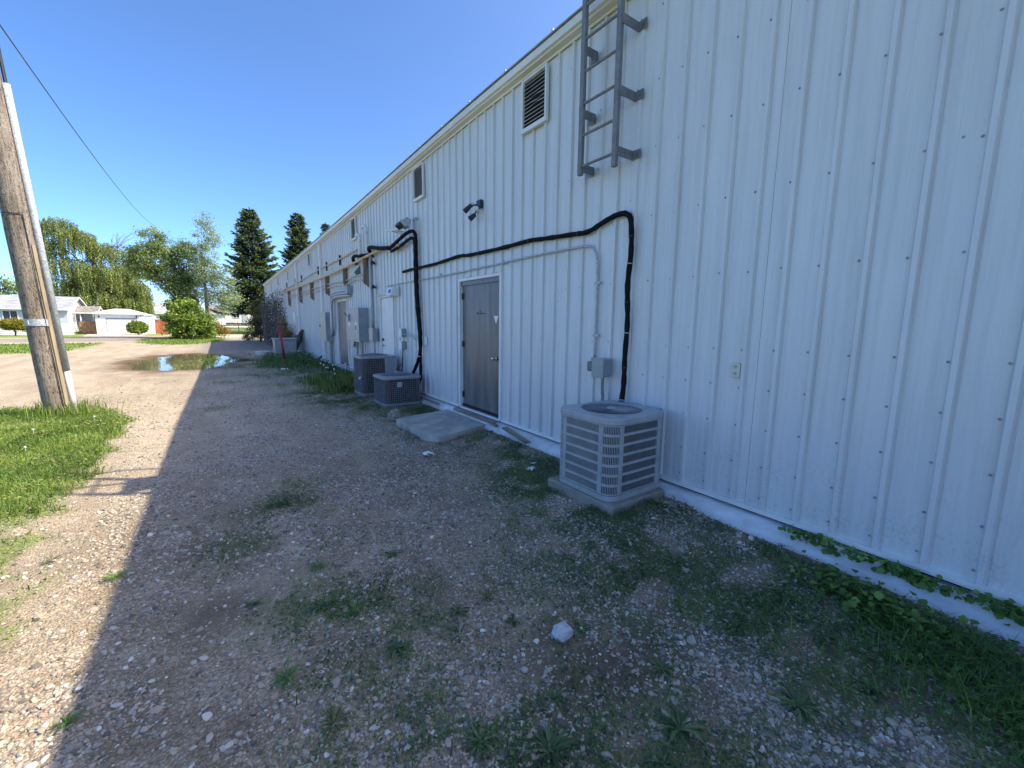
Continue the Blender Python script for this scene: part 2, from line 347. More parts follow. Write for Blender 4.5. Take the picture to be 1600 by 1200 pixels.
def leaves(P, size, aspect=.5, dirv=None, val=None, R=None, up=None):
    """one folded leaf (2 quads, 6 verts) at each point P. dirv: leaf direction"""
    R = R or rng; n = len(P)
    d = R.normal(size=(n, 3)) if dirv is None else dirv + R.normal(size=(n, 3)) * .25
    d = unit(d); a = R.normal(size=(n, 3)) if up is None else np.broadcast_to(np.array(up, float), (n, 3)) + R.normal(size=(n, 3)) * .45
    s = unit(np.cross(d, a)); nn = np.cross(s, d)
    L = (size * R.uniform(.6, 1.35, n))[:, None]; w = L * aspect / 2
    base = P; mid = P + d * L * .5; tip = P + d * L - nn * L * .12
    V = np.stack([base, mid + s * w + nn * w * .35, tip, mid - s * w + nn * w * .35], 1).reshape(-1, 3)
    i = np.arange(n)[:, None] * 4
    F = np.concatenate([i + np.array([[0, 1, 2]]), i + np.array([[0, 2, 3]])], 0)
    vv = R.uniform(0, 1, n) if val is None else val
    return V, F, np.repeat(vv, 4)
def rleaves(P, size, aspect=.8, dirv=None, val=None, R=None, up=(0, 0, 1)):
    R = R or rng; n = len(P); d = R.normal(size=(n, 3)) if dirv is None else dirv + R.normal(size=(n, 3)) * .25
    d = unit(d); a = np.broadcast_to(np.array(up, float), (n, 3)) + R.normal(size=(n, 3)) * .4
    s = unit(np.cross(d, a)); nn = np.cross(s, d); L = (size * R.uniform(.55, 1.3, n))[:, None]; w = L * aspect / 2
    V = np.stack([P, P + d * L * .22 + s * w * .8 + nn * w * .3, P + d * L * .62 + s * w + nn * w * .3, P + d * L - nn * L * .1, P + d * L * .62 - s * w + nn * w * .3, P + d * L * .22 - s * w * .8 + nn * w * .3], 1).reshape(-1, 3)
    i = np.arange(n)[:, None] * 6; F = np.concatenate([i + np.array([[0, k, k + 1]]) for k in (1, 2, 3, 4)], 0)
    return V, F, np.repeat(R.uniform(0, 1, n) if val is None else val, 6)
def blades(P, h, w, lean=.5, val=None, R=None):
    R = R or rng; n = len(P); q = R.uniform(0, 2 * PI, n)
    d = np.stack([np.cos(q), np.sin(q), np.zeros(n)], 1); s = np.stack([-np.sin(q), np.cos(q), np.zeros(n)], 1)
    H = (h * R.uniform(.5, 1.4, n))[:, None]; ln = (lean * R.uniform(.2, 1.6, n))[:, None]; w = w * R.uniform(.7, 1.3, n)[:, None]
    z = np.array([[0, 0, 1.]])
    m1 = P + z * H * .55 + d * H * ln * .3; t = P + z * H * (1 - ln * .3) + d * H * ln
    V = np.stack([P - s * w / 2, P + s * w / 2, m1 + s * w * .4, m1 - s * w * .4, t], 1).reshape(-1, 3)
    i = np.arange(n)[:, None] * 5
    F = np.concatenate([i + np.array([[0, 1, 2]]), i + np.array([[0, 2, 3]]), i + np.array([[3, 2, 4]])], 0)
    vv = R.uniform(0, 1, n) if val is None else val
    return V, F, np.repeat(vv, 5)
def joinVF(*parts):
    V = []; F = []; A = []; k = 0
    for v, f, a in parts:
        V.append(v); F.append(f + k); A.append(a); k += len(v)
    return np.concatenate(V), np.concatenate(F), np.concatenate(A)
def vnoise(x, y, s, seed=0):
    x = np.asarray(x, float) * s + seed * 17.3; y = np.asarray(y, float) * s + seed * 5.7
    xi = np.floor(x).astype(np.int64); yi = np.floor(y).astype(np.int64); fx = x - xi; fy = y - yi
    fx = fx * fx * (3 - 2 * fx); fy = fy * fy * (3 - 2 * fy)
    def h(a, b):
        t = np.sin(a * 127.1 + b * 311.7 + seed * 74.7) * 43758.5453; return t - np.floor(t)
    return (h(xi, yi) * (1 - fx) + h(xi + 1, yi) * fx) * (1 - fy) + (h(xi, yi + 1) * (1 - fx) + h(xi + 1, yi + 1) * fx) * fy
def fbm(x, y, s, seed=0, o=4):
    t = 0; a = .5; n = 0
    for i in range(o): t = t + a * vnoise(x, y, s * 2 ** i, seed + i * 3); n += a; a *= .5
    return t / n
def sstep(a, b, x): t = np.clip((np.asarray(x, float) - a) / (b - a), 0, 1); return t * t * (3 - 2 * t)

# ------------------------------------------------------------------ the lie of the ground and what covers it
def puddle_d(x, y):      # < 1 inside the puddle
    x = np.asarray(x, float); y = np.asarray(y, float)
    d = np.hypot((x + 1.05) / 1.65, (y - 21.2) / 4.1) + (fbm(x, y, .5, 5) - .5) * .5
    d2 = np.hypot((x - .55) / .75, (y - 20.8) / .8) + (fbm(x, y, 1.2, 6) - .5) * .7
    return np.minimum(d, d2)
def ground_h(x, y):
    x = np.asarray(x, float); y = np.asarray(y, float)
    near = 1 - sstep(30, 45, np.hypot(x, y))
    h = (fbm(x, y, .7, 1, 3) - .5) * .05 * near + (fbm(x, y, 5, 2, 3) - .5) * .014 * near
    h = h + .055 * sstep(2.3, 3.2, x) * near * (y < 40) + .02 * sstep(-1.0, -1.6, x) * sstep(12, 10, y) * near
    h = h + .065 * np.exp(-(((x - 2.45) / .32) ** 2 + ((y - 2.6) / .6) ** 2)) + .05 * np.exp(-(((x - 2.9) / .4) ** 2 + ((y - 2.05) / .25) ** 2))
    h = h - .06 * (1 - sstep(.55, 1.25, puddle_d(x, y))) - .014 * np.exp(-((x - 1.2) / .35) ** 2) * near - .014 * np.exp(-((x + .35) / .35) ** 2) * near
    return h
def grass_density(x, y):
    x = np.asarray(x, float); y = np.asarray(y, float); n = fbm(x, y, 1.6, 11); n2 = fbm(x, y, 5, 12)
    # edge of the lawn round the pole, runs back towards the camera
    edge = np.interp(y, [-2, 3, 3.6, 4.8, 5.4, 6.2, 7.5, 8.8, 10.0, 11.2], [-1.25, -1.05, -1.0, -1.18, -1.15, -1.12, -1.2, -1.25, -1.5, -3.2])
    edge = edge + (n2 - .5) * .35
    lawn = sstep(edge + .06, edge - .16, x) * (y < 11.1)
    sparse = np.where((y < 5.0) & (y > 1), .85 * sstep(.44, .62, n2 + .06 * (y > 3.2)), 1)
    return lawn * np.where(y < 4.9, sparse, 1)
WEEDS = [(2.2, 7.9, .4, .9), (2.0, 9.0, .5, .9), (1.9, 10.5, .6, .9), (2.1, 12.3, .6, 1), (1.6, 12.0, .6, .6), (1.2, 14.5, .8, .7), (1.9, 14.8, .8, .9), (1.0, 17.5, .9, .8), (.75, 1.0, .38, 1.25), (1.0, .8, .35, 1.1), (.55, 1.25, .2, 1.0), (.95, 1.3, .22, .9), (.62, 1.75, .2, .9), (.4, 2.35, .22, 1.1), (1.25, .65, .3, 1.0), (1.6, .8, .25, .8), (2.1, 1.9, .5, 1.0), (2.2, 1.45, .45, 1.0), (2.45, 1.1, .5, 1.1), (2.0, 2.5, .3, .8), (3.1, 1.6, .14, 1.0), (3.1, 1.2, .16, 1.2), (3.08, 3.3, .2, 1.2), (2.9, 4.0, .25, 1), (3.0, 4.85, .25, .9), (2.9, 6.9, .25, 1.2), (2.0, 9.0, .6, .5), (2.1, 10.2, .6, .7), (2.45, 2.35, .25, 1.3), (2.6, 2.0, .22, 1.2), (3.0, 2.0, .25, 1.1), (2.4, 2.9, .25, 1.2), (2.5, 3.3, .3, 1.3), (2.35, 2.0, .55, .5), (2.6, 1.3, .5, .55), (2.25, 1.35, .45, .8), (2.45, .7, .55, .95), (3.0, .15, .55, 1.3), (3.05, .75, .35, 1.1), (2.7, -.3, .6, 1), (2.9, 3.5, .35, 1), (2.55, 3.7, .3, .9), (2.35, 3.1, .28, .9), (2.35, 2.6, .22, .9),
         (3.0, 4.4, .3, .8), (2.75, 4.75, .3, .5), (2.5, 5.15, .25, .8), (2.25, 5.9, .2, .7), (2.2, 5.5, .2, .6), (2.9, 7.2, .35, 1), (2.4, 7.1, .3, .5), (2.1, 7.6, .4, .35), (1.9, 8.4, .45, .35), (1.9, 9.4, .45, .4),
         (.75, 1.15, .3, 1.0), (1.05, .95, .3, .85), (.6, 1.45, .22, .6), (1.15, 1.35, .2, .6), (.4, 1.9, .2, .5), (.75, 1.9, .2, .7), (.35, 2.45, .22, .8), (.65, 2.3, .18, .7), (.85, 2.2, .2, .5), (1.35, .75, .3, .7), (1.75, .85, .25, .4),
         (.35, 4.0, .3, .8), (.05, 3.4, .25, .5), (.6, 4.4, .25, .4), (2.2, 12, .7, .9), (2.6, 13.2, .6, .9), (2.0, 17.5, 1.2, .9), (2.4, 19.5, 1.0, 1), (1.2, 17.8, .8, .6), (1.5, 14.5, .9, .35), (.2, 13.2, .35, .6), (-.1, 9.3, .25, .25),
         (.6, 2.9, .3, .3), (1.4, 1.9, .25, .3), (.25, 1.35, .25, .4)]
def weed_density(x, y):
    x = np.asarray(x, float); y = np.asarray(y, float); d = np.zeros_like(x)
    for a, b, r, s in WEEDS: d = np.maximum(d, s * np.exp(-((x - a) ** 2 + (y - b) ** 2) / (r * r)))
    return d * sstep(.30, .56, fbm(x, y, 4.5, 21)) * sstep(3.22, 3.10, x)
# grid whose cells grow with distance
def axis(lo, hi, f0, f1, s0, g):
    a = list(np.arange(f0, f1 + 1e-6, s0)); s = s0
    while a[-1] < hi: s *= g; a.append(a[-1] + s)
    s = s0; b = []
    q = f0
    while q > lo: s *= g; q -= s; b.append(q)
    return np.array(b[::-1] + a)
gx = axis(-900, 900, -3.6, 3.6, .05, 1.12); gy = np.concatenate([axis(-300, 8.0, -.6, 8.0, .05, 1.12)[:-1], np.arange(8.05, 40, .13), axis(40, 1500, 40, 50, .4, 1.12)[1:] if False else 40 + np.cumsum(.13 * 1.07 ** np.arange(1, 100))])
gy = gy[gy < 1600]
X, Y = np.meshgrid(gx, gy); Z = ground_h(X, Y)
nx, ny = len(gx), len(gy); idx = np.arange(nx * ny).reshape(ny, nx)
F = np.stack([idx[:-1, :-1], idx[:-1, 1:], idx[1:, 1:], idx[1:, :-1]], -1).reshape(-1, 4)
ground = fastmesh('ground', np.stack([X, Y, Z], -1).reshape(-1, 3), F, M['ground'], smooth=True)
tag(ground, kind='structure')
x, y = X.ravel(), Y.ravel(); fb = fbm(x, y, 1.1, 31)
dirt = np.zeros_like(x)
for a, b, r, s in ((.05, 3.3, .45, .9), (.1, 2.75, .4, .9), (.2, 4.1, .4, .8), (.35, 2.1, .3, .5), (1.5, 1.3, .45, .8), (1.9, 1.1, .5, .6), (2.3, 1.6, .6, .5), (2.3, 4.6, .6, .6), (1.9, 3.2, .4, .35), (.95, 2.3, .4, .4), (2.9, .5, .8, .8), (1.0, 1.2, .5, .25), (2.4, 3.2, .4, .6), (.2, 5.2, .5, .5), (1.6, 4.3, .35, .5), (2.3, 8.3, .9, .5), (1.5, 17, 1.5, .5)):
    dirt = np.maximum(dirt, s * np.exp(-((x - a) ** 2 + (y - b) ** 2) / r ** 2))
dirt = np.clip(dirt * sstep(.25, .7, fbm(x, y, 4, 32)) * 1.2 + .5 * weed_density(x, y) + .5 * grass_density(x, y) + .25 * sstep(.55, .7, fb) * (y < 25), 0, 1)
fines = sstep(3.5, 9, y) * .65 * sstep(2.6, 1.2, x) + sstep(-.4, -.9, x) * .25 * (y < 9) + .3 * np.exp(-((x - .25) / .35) ** 2) * sstep(1.5, 3, y)
fines = np.clip(fines * (.6 + .8 * fbm(x, y, 2.2, 33)), 0, .85)
pd = puddle_d(x, y); wet = .85 * (1 - sstep(.95, 1.35, pd)) + .35 * (1 - sstep(1.2, 1.9, pd)) * sstep(.4, .6, fbm(x, y, 2, 35))
lawnfar = np.zeros_like(x)
lawnfar = np.maximum(lawnfar, sstep(28, 29.5, y + (fb - .5) * 3) * sstep(39.5, 38.2, y) * sstep(-5.6, -7.2, x + (fb - .5) * 1.5))      # verge left of the drive
lawnfar = np.maximum(lawnfar, sstep(50.3, 51.2, y) * sstep(-9.4, -10.2, x + (y - 52) * .1))                                # lawn of the house
lawnfar = np.maximum(lawnfar, sstep(55, 56, y) * sstep(-7.4, -7.0, x) * (x < -4.4))
lawnfar = np.maximum(lawnfar, (y > 64) * (x < -4.0))
lawnfar = np.maximum(lawnfar, sstep(57, 60, y + (fb - .5) * 2) * (x > -4.0))
lawnfar = np.maximum(lawnfar, sstep(1.0, .7, np.hypot((x + 2.2) / 3.1, (y - 43.5) / 9.5) + (fb - .5) * .3) * (y > 30) * .9)     # tongue of grass under the trees
lawnfar = np.maximum(lawnfar, (y < -8) * .8); lawnfar = np.maximum(lawnfar, ((x < -7.5) & (y < 26)) * sstep(24, 20, y) * .9 * sstep(-7.5, -9, x))
grassv = np.clip(np.maximum(np.maximum(grass_density(x, y) * .75, weed_density(x, y) * .6), lawnfar), 0, 1)
worn = sstep(25.5, 28, y + (fbm(x, y, .8, 41) - .5) * 3) * sstep(-1.4, -.4, x) * sstep(46, 44, y) * .85
worn = np.maximum(worn, .55 * sstep(9, 14, y) * sstep(-.9, -.3, x) * sstep(.35, .6, fbm(x, y, .9, 42)) * (y < 30))
for nm, a in (('dirt', dirt), ('fines', fines), ('grass', grassv), ('wet', np.clip(wet, 0, 1)), ('worn', worn)):
    t = ground.data.attributes.new(nm, 'FLOAT', 'POINT'); t.data.foreach_set('value', a.astype(np.float32))

# street crossing beyond the drive, puddle
def sheet(name, pts, z, m):
    b = MB(); b.add([(px, py, z) for px, py in pts], [tuple(range(len(pts)))]); return tag(b.build(name, m, origin=(0, 0, 0)), kind='structure')
sheet('street', [(-60, 41.5), (-3.6, 41.0), (-2.6, 49.0), (-60, 49.2)], .008, M['asph'])
sheet('street_edge', [(-60, 39.6), (-6.0, 39.4), (-3.6, 41.0), (-60, 41.5)], .012, M['pavement'])
sheet('sidewalk', [(-60, 49.2), (-8.2, 49.1), (-8.8, 51.0), (-60, 51.0)], .016, M['pavement'])
sheet('garage_driveway', [(-8.2, 49.1), (-4.4, 49.0), (-5.9, 54.0), (-6.3, 62.5), (-11.2, 62.5), (-9.6, 51.0), (-8.8, 51.0)], .02, M['pavement'])
sheet('far_driveway', [(-.5, 47.5), (6.5, 47.5), (7.0, 56.5), (-.3, 56.5)], .01, M['pavement'])
P = []
for k in range(48):
    q = 2 * PI * k / 48; P.append((-.6 + 3.4 * math.cos(q), 21.2 + 5.6 * math.sin(q)))
sheet('puddle', P, -.026, M['water'])
def gh(x, y): return float(ground_h(x, y))

# ------------------------------------------------------------------ the long metal building
YN, YF, WX, BX = -8.0, 38.7, 3.36, 17.5
def ez(y): return float(np.interp(y, [-8, 6, 12.3, 22.6, 38.7], [4.60, 4.60, 4.49, 4.36, 4.27]))
bld = thing('metal_building', 'long low white ribbed steel building along the right of the gravel lane', 'building', (10.4, 15.3, 0))
doors = [(5.06, 6.37, .20, 2.34), (9.52, 10.48, .20, 2.24), (13.66, 15.0, .22, 2.30)]
P0 = .2286; prof = []
for k in range(4):
    c = k * P0 + .095
    for dy, dx in ((-.045, 0), (-.0295, 0), (-.0275, -.0035), (-.0225, -.0035), (-.0205, .001), (-.0125, .026), (.0125, .026), (.024, 0)): prof.append((c + dy, dx))
    for q in (.085, .135):
        for dy, dx in ((-.010, 0), (-.004, .0014), (.004, .0014), (.010, 0)): prof.append((c + q + dy - .0, dx))
prof = [(0, 0)] + [p for p in prof if p[0] < 4 * P0 - .001] + [(4 * P0 + .02, .0015)]
def panel_mesh(y0, z0f, cuts, seedy, y1cut=None):
    """profile strip from bottom to the eave; cuts: (za, zb) segment list"""
    b = MB()
    for (za, zb, ya, yb) in cuts:
        pp = [p for p in prof if ya - y0 <= p[0] <= yb - y0]
        if not pp: continue
        if ya > y0 + 1e-4: pp = [(ya - y0, np.interp(ya - y0, [q[0] for q in prof], [q[1] for q in prof]))] + pp
        if yb < y0 + 4 * P0 - 1e-4: pp = pp + [(yb - y0, np.interp(yb - y0, [q[0] for q in prof], [q[1] for q in prof]))]
        rows = 9; vs = []; n = len(pp)
        for r in range(rows):
            for (dy, dx) in pp:
                yy = y0 + dy; zt = zb if zb is not None else ez(yy)
                z = za + (zt - za) * r / (rows - 1)
                wv = 0 if dx > .01 else (float(vnoise(yy * 3, z * 1.2, 1, 3)) - .5) * .0022
                vs.append((WX - dx - wv, yy, z))
        fs = [(r * n + i, r * n + i + 1, (r + 1) * n + i + 1, (r + 1) * n + i) for r in range(rows - 1) for i in range(n - 1)]
        b.add(vs, fs)
    return b
PW = 4 * P0; ystart = 1.68 - .13 - 11 * PW
k = 0; yy = ystart
while yy < YF - .05:
    ya, yb = yy, min(yy + PW + .02, YF); segs = [(.215, None, ya, yb)]
    for (d0, d1, dz0, dz1) in doors:
        if d0 < yb and d1 > ya:
            segs = []
            if ya < d0: segs.append((.215, None, ya, d0))
            segs.append((dz1, None, max(ya, d0), min(yb, d1)))
            if yb > d1: segs.append((.215, None, d1, yb))
    panel_mesh(yy, .215, segs, k).build('siding_panel', M['siding'], bld, smooth=False)
    yy += PW; k += 1
# foundation: painted concrete kerb with an uneven lip, dark gap under the sheets
b = MB(); ys = np.arange(YN, YF + .01, .12); n = 5; vs = []
for yq in ys:
    e = (float(fbm(yq, 0, 1.3, 51)) - .5) * .07; e2 = (float(fbm(yq, 3, 5, 52)) - .5) * .035; g = gh(3.2, yq)
    vs += [(3.42, yq, .168 + e2 * .3), (3.34, yq, .158 + e2 * .3), (3.285 + e * .3, yq, .135 + e2), (3.215 + e, yq, .072 + e2 * 1.5), (3.195 + e, yq, -.12)]
fs = [(i * n + j, i * n + j + 1, (i + 1) * n + j + 1, (i + 1) * n + j) for i in range(len(ys) - 1) for j in range(n - 1)]
b.add(vs, fs).build('foundation', M['found'], bld, smooth=True)
MB().box(3.37, 3.42, YN, YF, .16, .26).build('sill_gap', M['dark'], bld)
for (a, c) in ((YN, 5.05), (6.38, 9.5), (10.5, 13.65), (15.02, YF)):
    b = MB(); b.box(3.332, 3.372, a, c, .205, .222); b.box(3.330, 3.3335, a, c, .185, .205); b.build('base_flashing', M['white'], bld)
# body behind the sheets, roof, fascia and gutter
b = MB(); b.add([(3.40, YN, 0), (BX, YN, 0), (BX, YF, 0), (3.40, YF, 0), (3.40, YN, 4.6), (BX, YN, 4.6), (BX, YF, 4.27), (3.40, YF, 4.27)], [(1, 2, 6, 5), (0, 1, 5, 4), (2, 3, 7, 6)]).build('end_wall', M['siding'], bld)
MB().box(3.44, 3.5, YN + .1, YF - .1, .2, 4.2).build('inner_wall', M['dark'], bld)
b = MB(); mid = (3.36 + BX) / 2
for (xa, xb, s) in ((3.198, mid, 1), (BX + .2, mid, 1)):
    vs = []
    for yq in (YN - .2, 6, 12.3, 22.6, YF + .15):
        e = ez(yq) + .137; vs += [(xa, yq, e), (xb, yq, e + 1.15), (xb, yq, e + 1.13), (xa, yq, e - .014)]
    b.add(vs, [(i * 4 + j, i * 4 + (j + 1) % 4, i * 4 + 4 + (j + 1) % 4, i * 4 + 4 + j) for i in range(4) for j in range(4)])
b.build('roof', M['roofm'], bld)
b = MB(); vs = []; fs = []
pr = [(3.345, -.010), (3.331, -.010), (3.326, .012), (3.262, .018), (3.254, .030), (3.222, .038), (3.216, .112), (3.226, .120), (3.345, .120)]
st = [YN - .15, 6, 12.3, 22.6, YF + .12]; n = len(pr)
for yq in st: vs += [(px, yq, ez(yq) + pz) for px, pz in pr]
fs = [(i * n + j, i * n + (j + 1) % n, i * n + n + (j + 1) % n, i * n + n + j) for i in range(4) for j in range(n)] + [tuple(range(n)), tuple(range(4 * n, 5 * n))[::-1]]
b.add(vs, fs).build('fascia', M['fascia'], bld)
b = MB()   # roof sheet ribs that show as small bumps along the eave
for yq in np.arange(YN, YF, .9144): b.box(3.19, 3.21, yq - .010, yq + .010, ez(yq) + .13, ez(yq) + .155)
tag(b.build('roof_rib', M['roofm'], bld), kind='stuff')
for yd in (17.05, 22.7):
    b = MB(); b.box(3.25, 3.335, yd - .06, yd + .06, .35, ez(yd) - .02, bev=.008); b.box(3.20, 3.32, yd - .06, yd + .06, .22, .35, bev=.008)
    b.build('downspout', M['white'], bld)
MB().box(3.30, 3.42, YF - .10, YF + .012, .2, ez(YF)).build('corner_trim', M['white'], bld)
# screw heads beside the ribs
b = MB(); zs = [.29, .54, .84, 1.14, 1.435, 2.03, 2.61, 3.21, 3.76, 4.35]
yq = 1.68 - P0 * 38
while yq < YF - .1:
    for z in zs:
        if any(d0 - .02 < yq < d1 + .02 and z < dz1 + .05 for d0, d1, dz0, dz1 in doors) or yq < -2.5: continue
        if yq > 14 and z in (.54, 1.14): continue
        jy = yq + random.uniform(-.006, .006); jz = z + random.uniform(-.008, .008); r = .0068
        vs = []
        for (rr, xx) in ((r * 1.25, WX - .0012), (r * 1.2, WX - .003), (r * .62, WX - .0035), (r * .58, WX - .009)):
            vs += [(xx, jy + rr * math.cos(2 * PI * q / 6), jz + rr * math.sin(2 * PI * q / 6)) for q in range(6)]
        b.add(vs, [(i * 6 + q, i * 6 + 6 + q, i * 6 + 6 + (q + 1) % 6, i * 6 + (q + 1) % 6) for i in range(3) for q in range(6)] + [(18, 23, 22, 21, 20, 19)])
    yq += P0
tag(b.build('screw', M['screw'], bld), kind='stuff')
# louvre vents under the eave
def vent(y0, y1, z0, z1, ns, bent=None):
    f = MB(); x0, x1 = 3.294, 3.336
    f.box(x0, x1, y0, y0 + .026, z0, z1); f.box(x0, x1, y1 - .026, y1, z0, z1)
    f.box(x0 + .001, x1, y0 + .026, y1 - .026, z0, z0 + .05); f.box(x0 + .001, x1, y0 + .026, y1 - .026, z1 - .02, z1)
    fr = f.build('vent', M['white'], bld)
    MB().box(3.3275, 3.3315, y0 + .026, y1 - .026, z0 + .05, z1 - .03).build('backing', M['dark'], fr)
    for i in range(ns):
        zc = z0 + .07 + (z1 - z0 - .12) * (i + .5) / ns; h = (z1 - z0 - .12) / ns * .30
        s = MB(); vs = []; sg = 8
        for j in range(sg + 1):
            yj = y0 + .027 + (y1 - y0 - .054) * j / sg; dz = 0
            if bent and i in bent: dz = -.011 * math.exp(-((j - 3) / 1.3) ** 2) * (1 if i % 2 else -1)
            vs += [(3.297, yj, zc - h + dz), (3.324, yj, zc + h + dz), (3.325, yj, zc + h + .004 + dz), (3.298, yj, zc - h + .006 + dz)]
        s.add(vs, [(j * 4 + q, j * 4 + 4 + q, j * 4 + 4 + (q + 1) % 4, j * 4 + (q + 1) % 4) for j in range(sg) for q in range(4)])
        s.build('slat', M['slatm'], fr)
vent(4.10, 4.58, 3.95, 4.55, 11, (4, 5, 6)); vent(7.65, 8.12, 3.91, 4.51, 11, (7,)); vent(12.25, 12.72, 3.86, 4.44, 10); vent(19.1, 19.56, 3.80, 4.36, 9)
for yv in (25.4, 29.7, 33.5): vent(yv, yv + .45, 3.73, 4.25, 7)
# doors
def door(y0, y1, z0, z1, m, fm, rec=.055, frame=.045):
    f = MB(); f.box(3.325, 3.43, y0 - frame, y0, z0 - .02, z1 + frame); f.box(3.325, 3.43, y1, y1 + frame, z0 - .02, z1 + frame)
    f.box(3.3255, 3.43, y0, y1, z1, z1 + frame); fr = f.build('door_frame', fm, bld)
    MB().box(3.325, 3.40, y0, y1, z0 - .03, z0 - .004).build('threshold', M['white'], fr)
    return MB().box(WX + rec - .02, WX + rec + .03, y0 + .006, y1 - .006, z0, z1 - .006, bev=.004).build('door', m, bld)
d1 = door(5.10, 6.30, .215, 2.285, M['doorgrey'], M['white'], .045)
MB().box(3.355, 3.44, 5.105, 6.295, 2.215, 2.284).build('header_board', M['doorgrey'], d1)
for z in (2.05, 1.27, .42):
    b = MB(); b.cyl((3.372, 6.288, z - .05), (3.372, 6.288, z + .05), .010); b.box(3.376, 3.384, 6.24, 6.285, z - .05, z + .05); b.build('hinge', M['blackpl'], d1)
b = MB(); b.cyl((3.388, 5.23, 1.10), (3.34, 5.23, 1.10), .028); b.cyl((3.34, 5.23, 1.10), (3.325, 5.23, 1.10), .018); b.ball((3.300, 5.23, 1.10), .030, 12, 8, (.8, 1, 1))
b.build('knob', M['brass'], d1, smooth=True)
b = MB(); b.box(3.372, 3.386, 5.112, 5.138, .98, 1.22, bev=.003); b.build('latch_guard', M['galv'], d1)
MB().prism([(3.382, 5.33, 1.725), (3.382, 5.205, 1.725), (3.382, 5.267, 1.60)], (-.002, 0, 0)).build('triangle_sticker', M['paper'], d1)
b = MB(); b.box(3.379, 3.384, 5.14, 5.17, 1.43, 1.49); b.build('small_sticker', mat('lilac_sticker', (.5, .48, .66), .5, var=.1), d1)
b = MB()  # faded handwriting
for (ya, za, pts) in ((5.84, 1.77, [(0, 0), (.02, .012), (.03, -.02), (.045, .012), (.055, -.012), (.07, -.008)]), (5.75, 1.77, [(0, .02), (.02, .03), (.045, .02), (.04, -.02), (.015, -.022), (.0, .0), (.03, .002)]), (5.69, 1.765, [(0, 0), (.02, .008), (.035, -.008), (.055, .008), (.07, -.006), (.095, .006), (.12, -.002)])):
    b.tube([(3.382, ya - p[0], za + p[1]) for p in pts], .0028, 4)
b.build('handwriting', M['redink'], d1)
d2 = door(9.56, 10.44, .215, 2.19, M['white'], M['white'], .02)
MB().box(3.29, 3.34, 9.5, 10.52, 2.235, 2.262).build('drip_cap', M['tanpipe'], bld)
b = MB(); b.cyl((3.36, 10.34, 1.19), (3.32, 10.34, 1.19), .03); b.build('deadbolt', M['blackpl'], d2)
b = MB(); b.cyl((3.36, 10.34, 1.05), (3.31, 10.34, 1.05), .022); b.tube([(3.312, 10.34, 1.05), (3.312, 10.24, 1.05)], .011, 6); b.build('handle', M['galv'], d2)
MB().box(3.366, 3.372, 9.562, 9.578, .22, 2.18).build('shadow_gap', M['dark'], d2)
d3 = door(13.71, 14.95, .225, 2.25, M['doorgrey'], M['white'], .03)
b = MB(); b.ball((3.34, 13.85, 1.08), .03); b.build('knob', M['brass'], d3)
MB().box(3.325, 3.338, 24.1, 24.75, .3, 2.05).build('far_door', M['white'], bld)
MB().box(3.335, 3.339, 24.09, 24.12, .3, 2.06).build('door_edge', M['dark'], bld)

# ------------------------------------------------------------------ roof ladder
lad = thing('roof_ladder', 'grey steel roof ladder bolted high on the white wall above the near air conditioner', 'ladder', (3.12, 3.08, 3.1))
for yc, zb in ((3.31, 3.10), (2.86, 3.06)):
    b = MB(); b.box(3.102, 3.145, yc - .026, yc + .026, zb, 5.25, bev=.003)
    b.tube([(3.12, yc, 5.24), (3.14, yc, 5.6), (3.28, yc, 5.72), (3.55, yc, 5.72), (3.72, yc, 5.6), (3.75, yc, 4.95)], .022, 8)
    b.build('rail', M['ladder'], lad)
z = 3.18
while z < 5.3:
    MB().cyl((3.12, 2.885, z), (3.12, 3.285, z), .0135, 10).build('rung', M['ladder'], lad); z += .289
for z in (3.19, 3.70, 4.28):
    for yc, s in ((3.31, 1), (2.86, -1)):
        b = MB(); yi = yc - s * .034
        ys_ = (yc - .0335, yc - .0275) if s < 0 else (yc + .0275, yc + .0335)
        b.box(3.11, 3.335, ys_[0], ys_[1], z - .042, z + .042)
        # foot plate against the wall
        b.box(3.330, 3.337, ys_[0] - (.085 if s < 0 else 0), ys_[1] + (.0 if s < 0 else .085), z - .042, z + .042)
        yb = ys_[0] - .05 if s < 0 else ys_[1] + .05
        b.cyl((3.331, yb, z), (3.318, yb, z), .014, 6); b.build('bracket', M['ladder'], lad)
b = MB(); b.box(3.13, 3.55, 2.87, 3.30, 4.895, 4.915); b.box(3.13, 3.16, 2.87, 3.30, 4.86, 4.895); b.build('step_off_plate', M['ladder'], lad)

# ------------------------------------------------------------------ wall fittings near the camera
o = thing('security_light', 'black and white twin head security light on the white wall between the two vents', 'lamp', (3.3, 5.67, 3.2))
b = MB(); b.box(3.27, 3.338, 5.56, 5.70, 3.30, 3.44, bev=.012); b.build('base', M['blackpl'], o)
b = MB(); b.tube([(3.28, 5.66, 3.36), (3.22, 5.70, 3.36), (3.20, 5.73, 3.33)], .014); b.tube([(3.20, 5.73, 3.37), (3.13, 5.85, 3.27)], [.03, .048], 12); b.build('lamp_head', M['blackpl'], o)
b = MB(); b.tube([(3.28, 5.62, 3.32), (3.23, 5.66, 3.22), (3.22, 5.68, 3.19)], .013); b.tube([(3.24, 5.68, 3.20), (3.15, 5.71, 3.12)], [.034, .05], 12); b.build('lamp_head', M['blackpl'], o)
b = MB(); b.ball((3.24, 5.63, 3.29), .045, 12, 8); b.build('sensor', M['pvc'], o, smooth=True)
b = MB(); b.tube([(3.29, 5.75, 3.33), (3.29, 5.79, 3.42), (3.20, 5.81, 3.42)], .010); b.build('lamp_arm', M['pvc'], o); o.scale = (.85, .85, .85); o.location = (3.305, 5.65, 3.20)

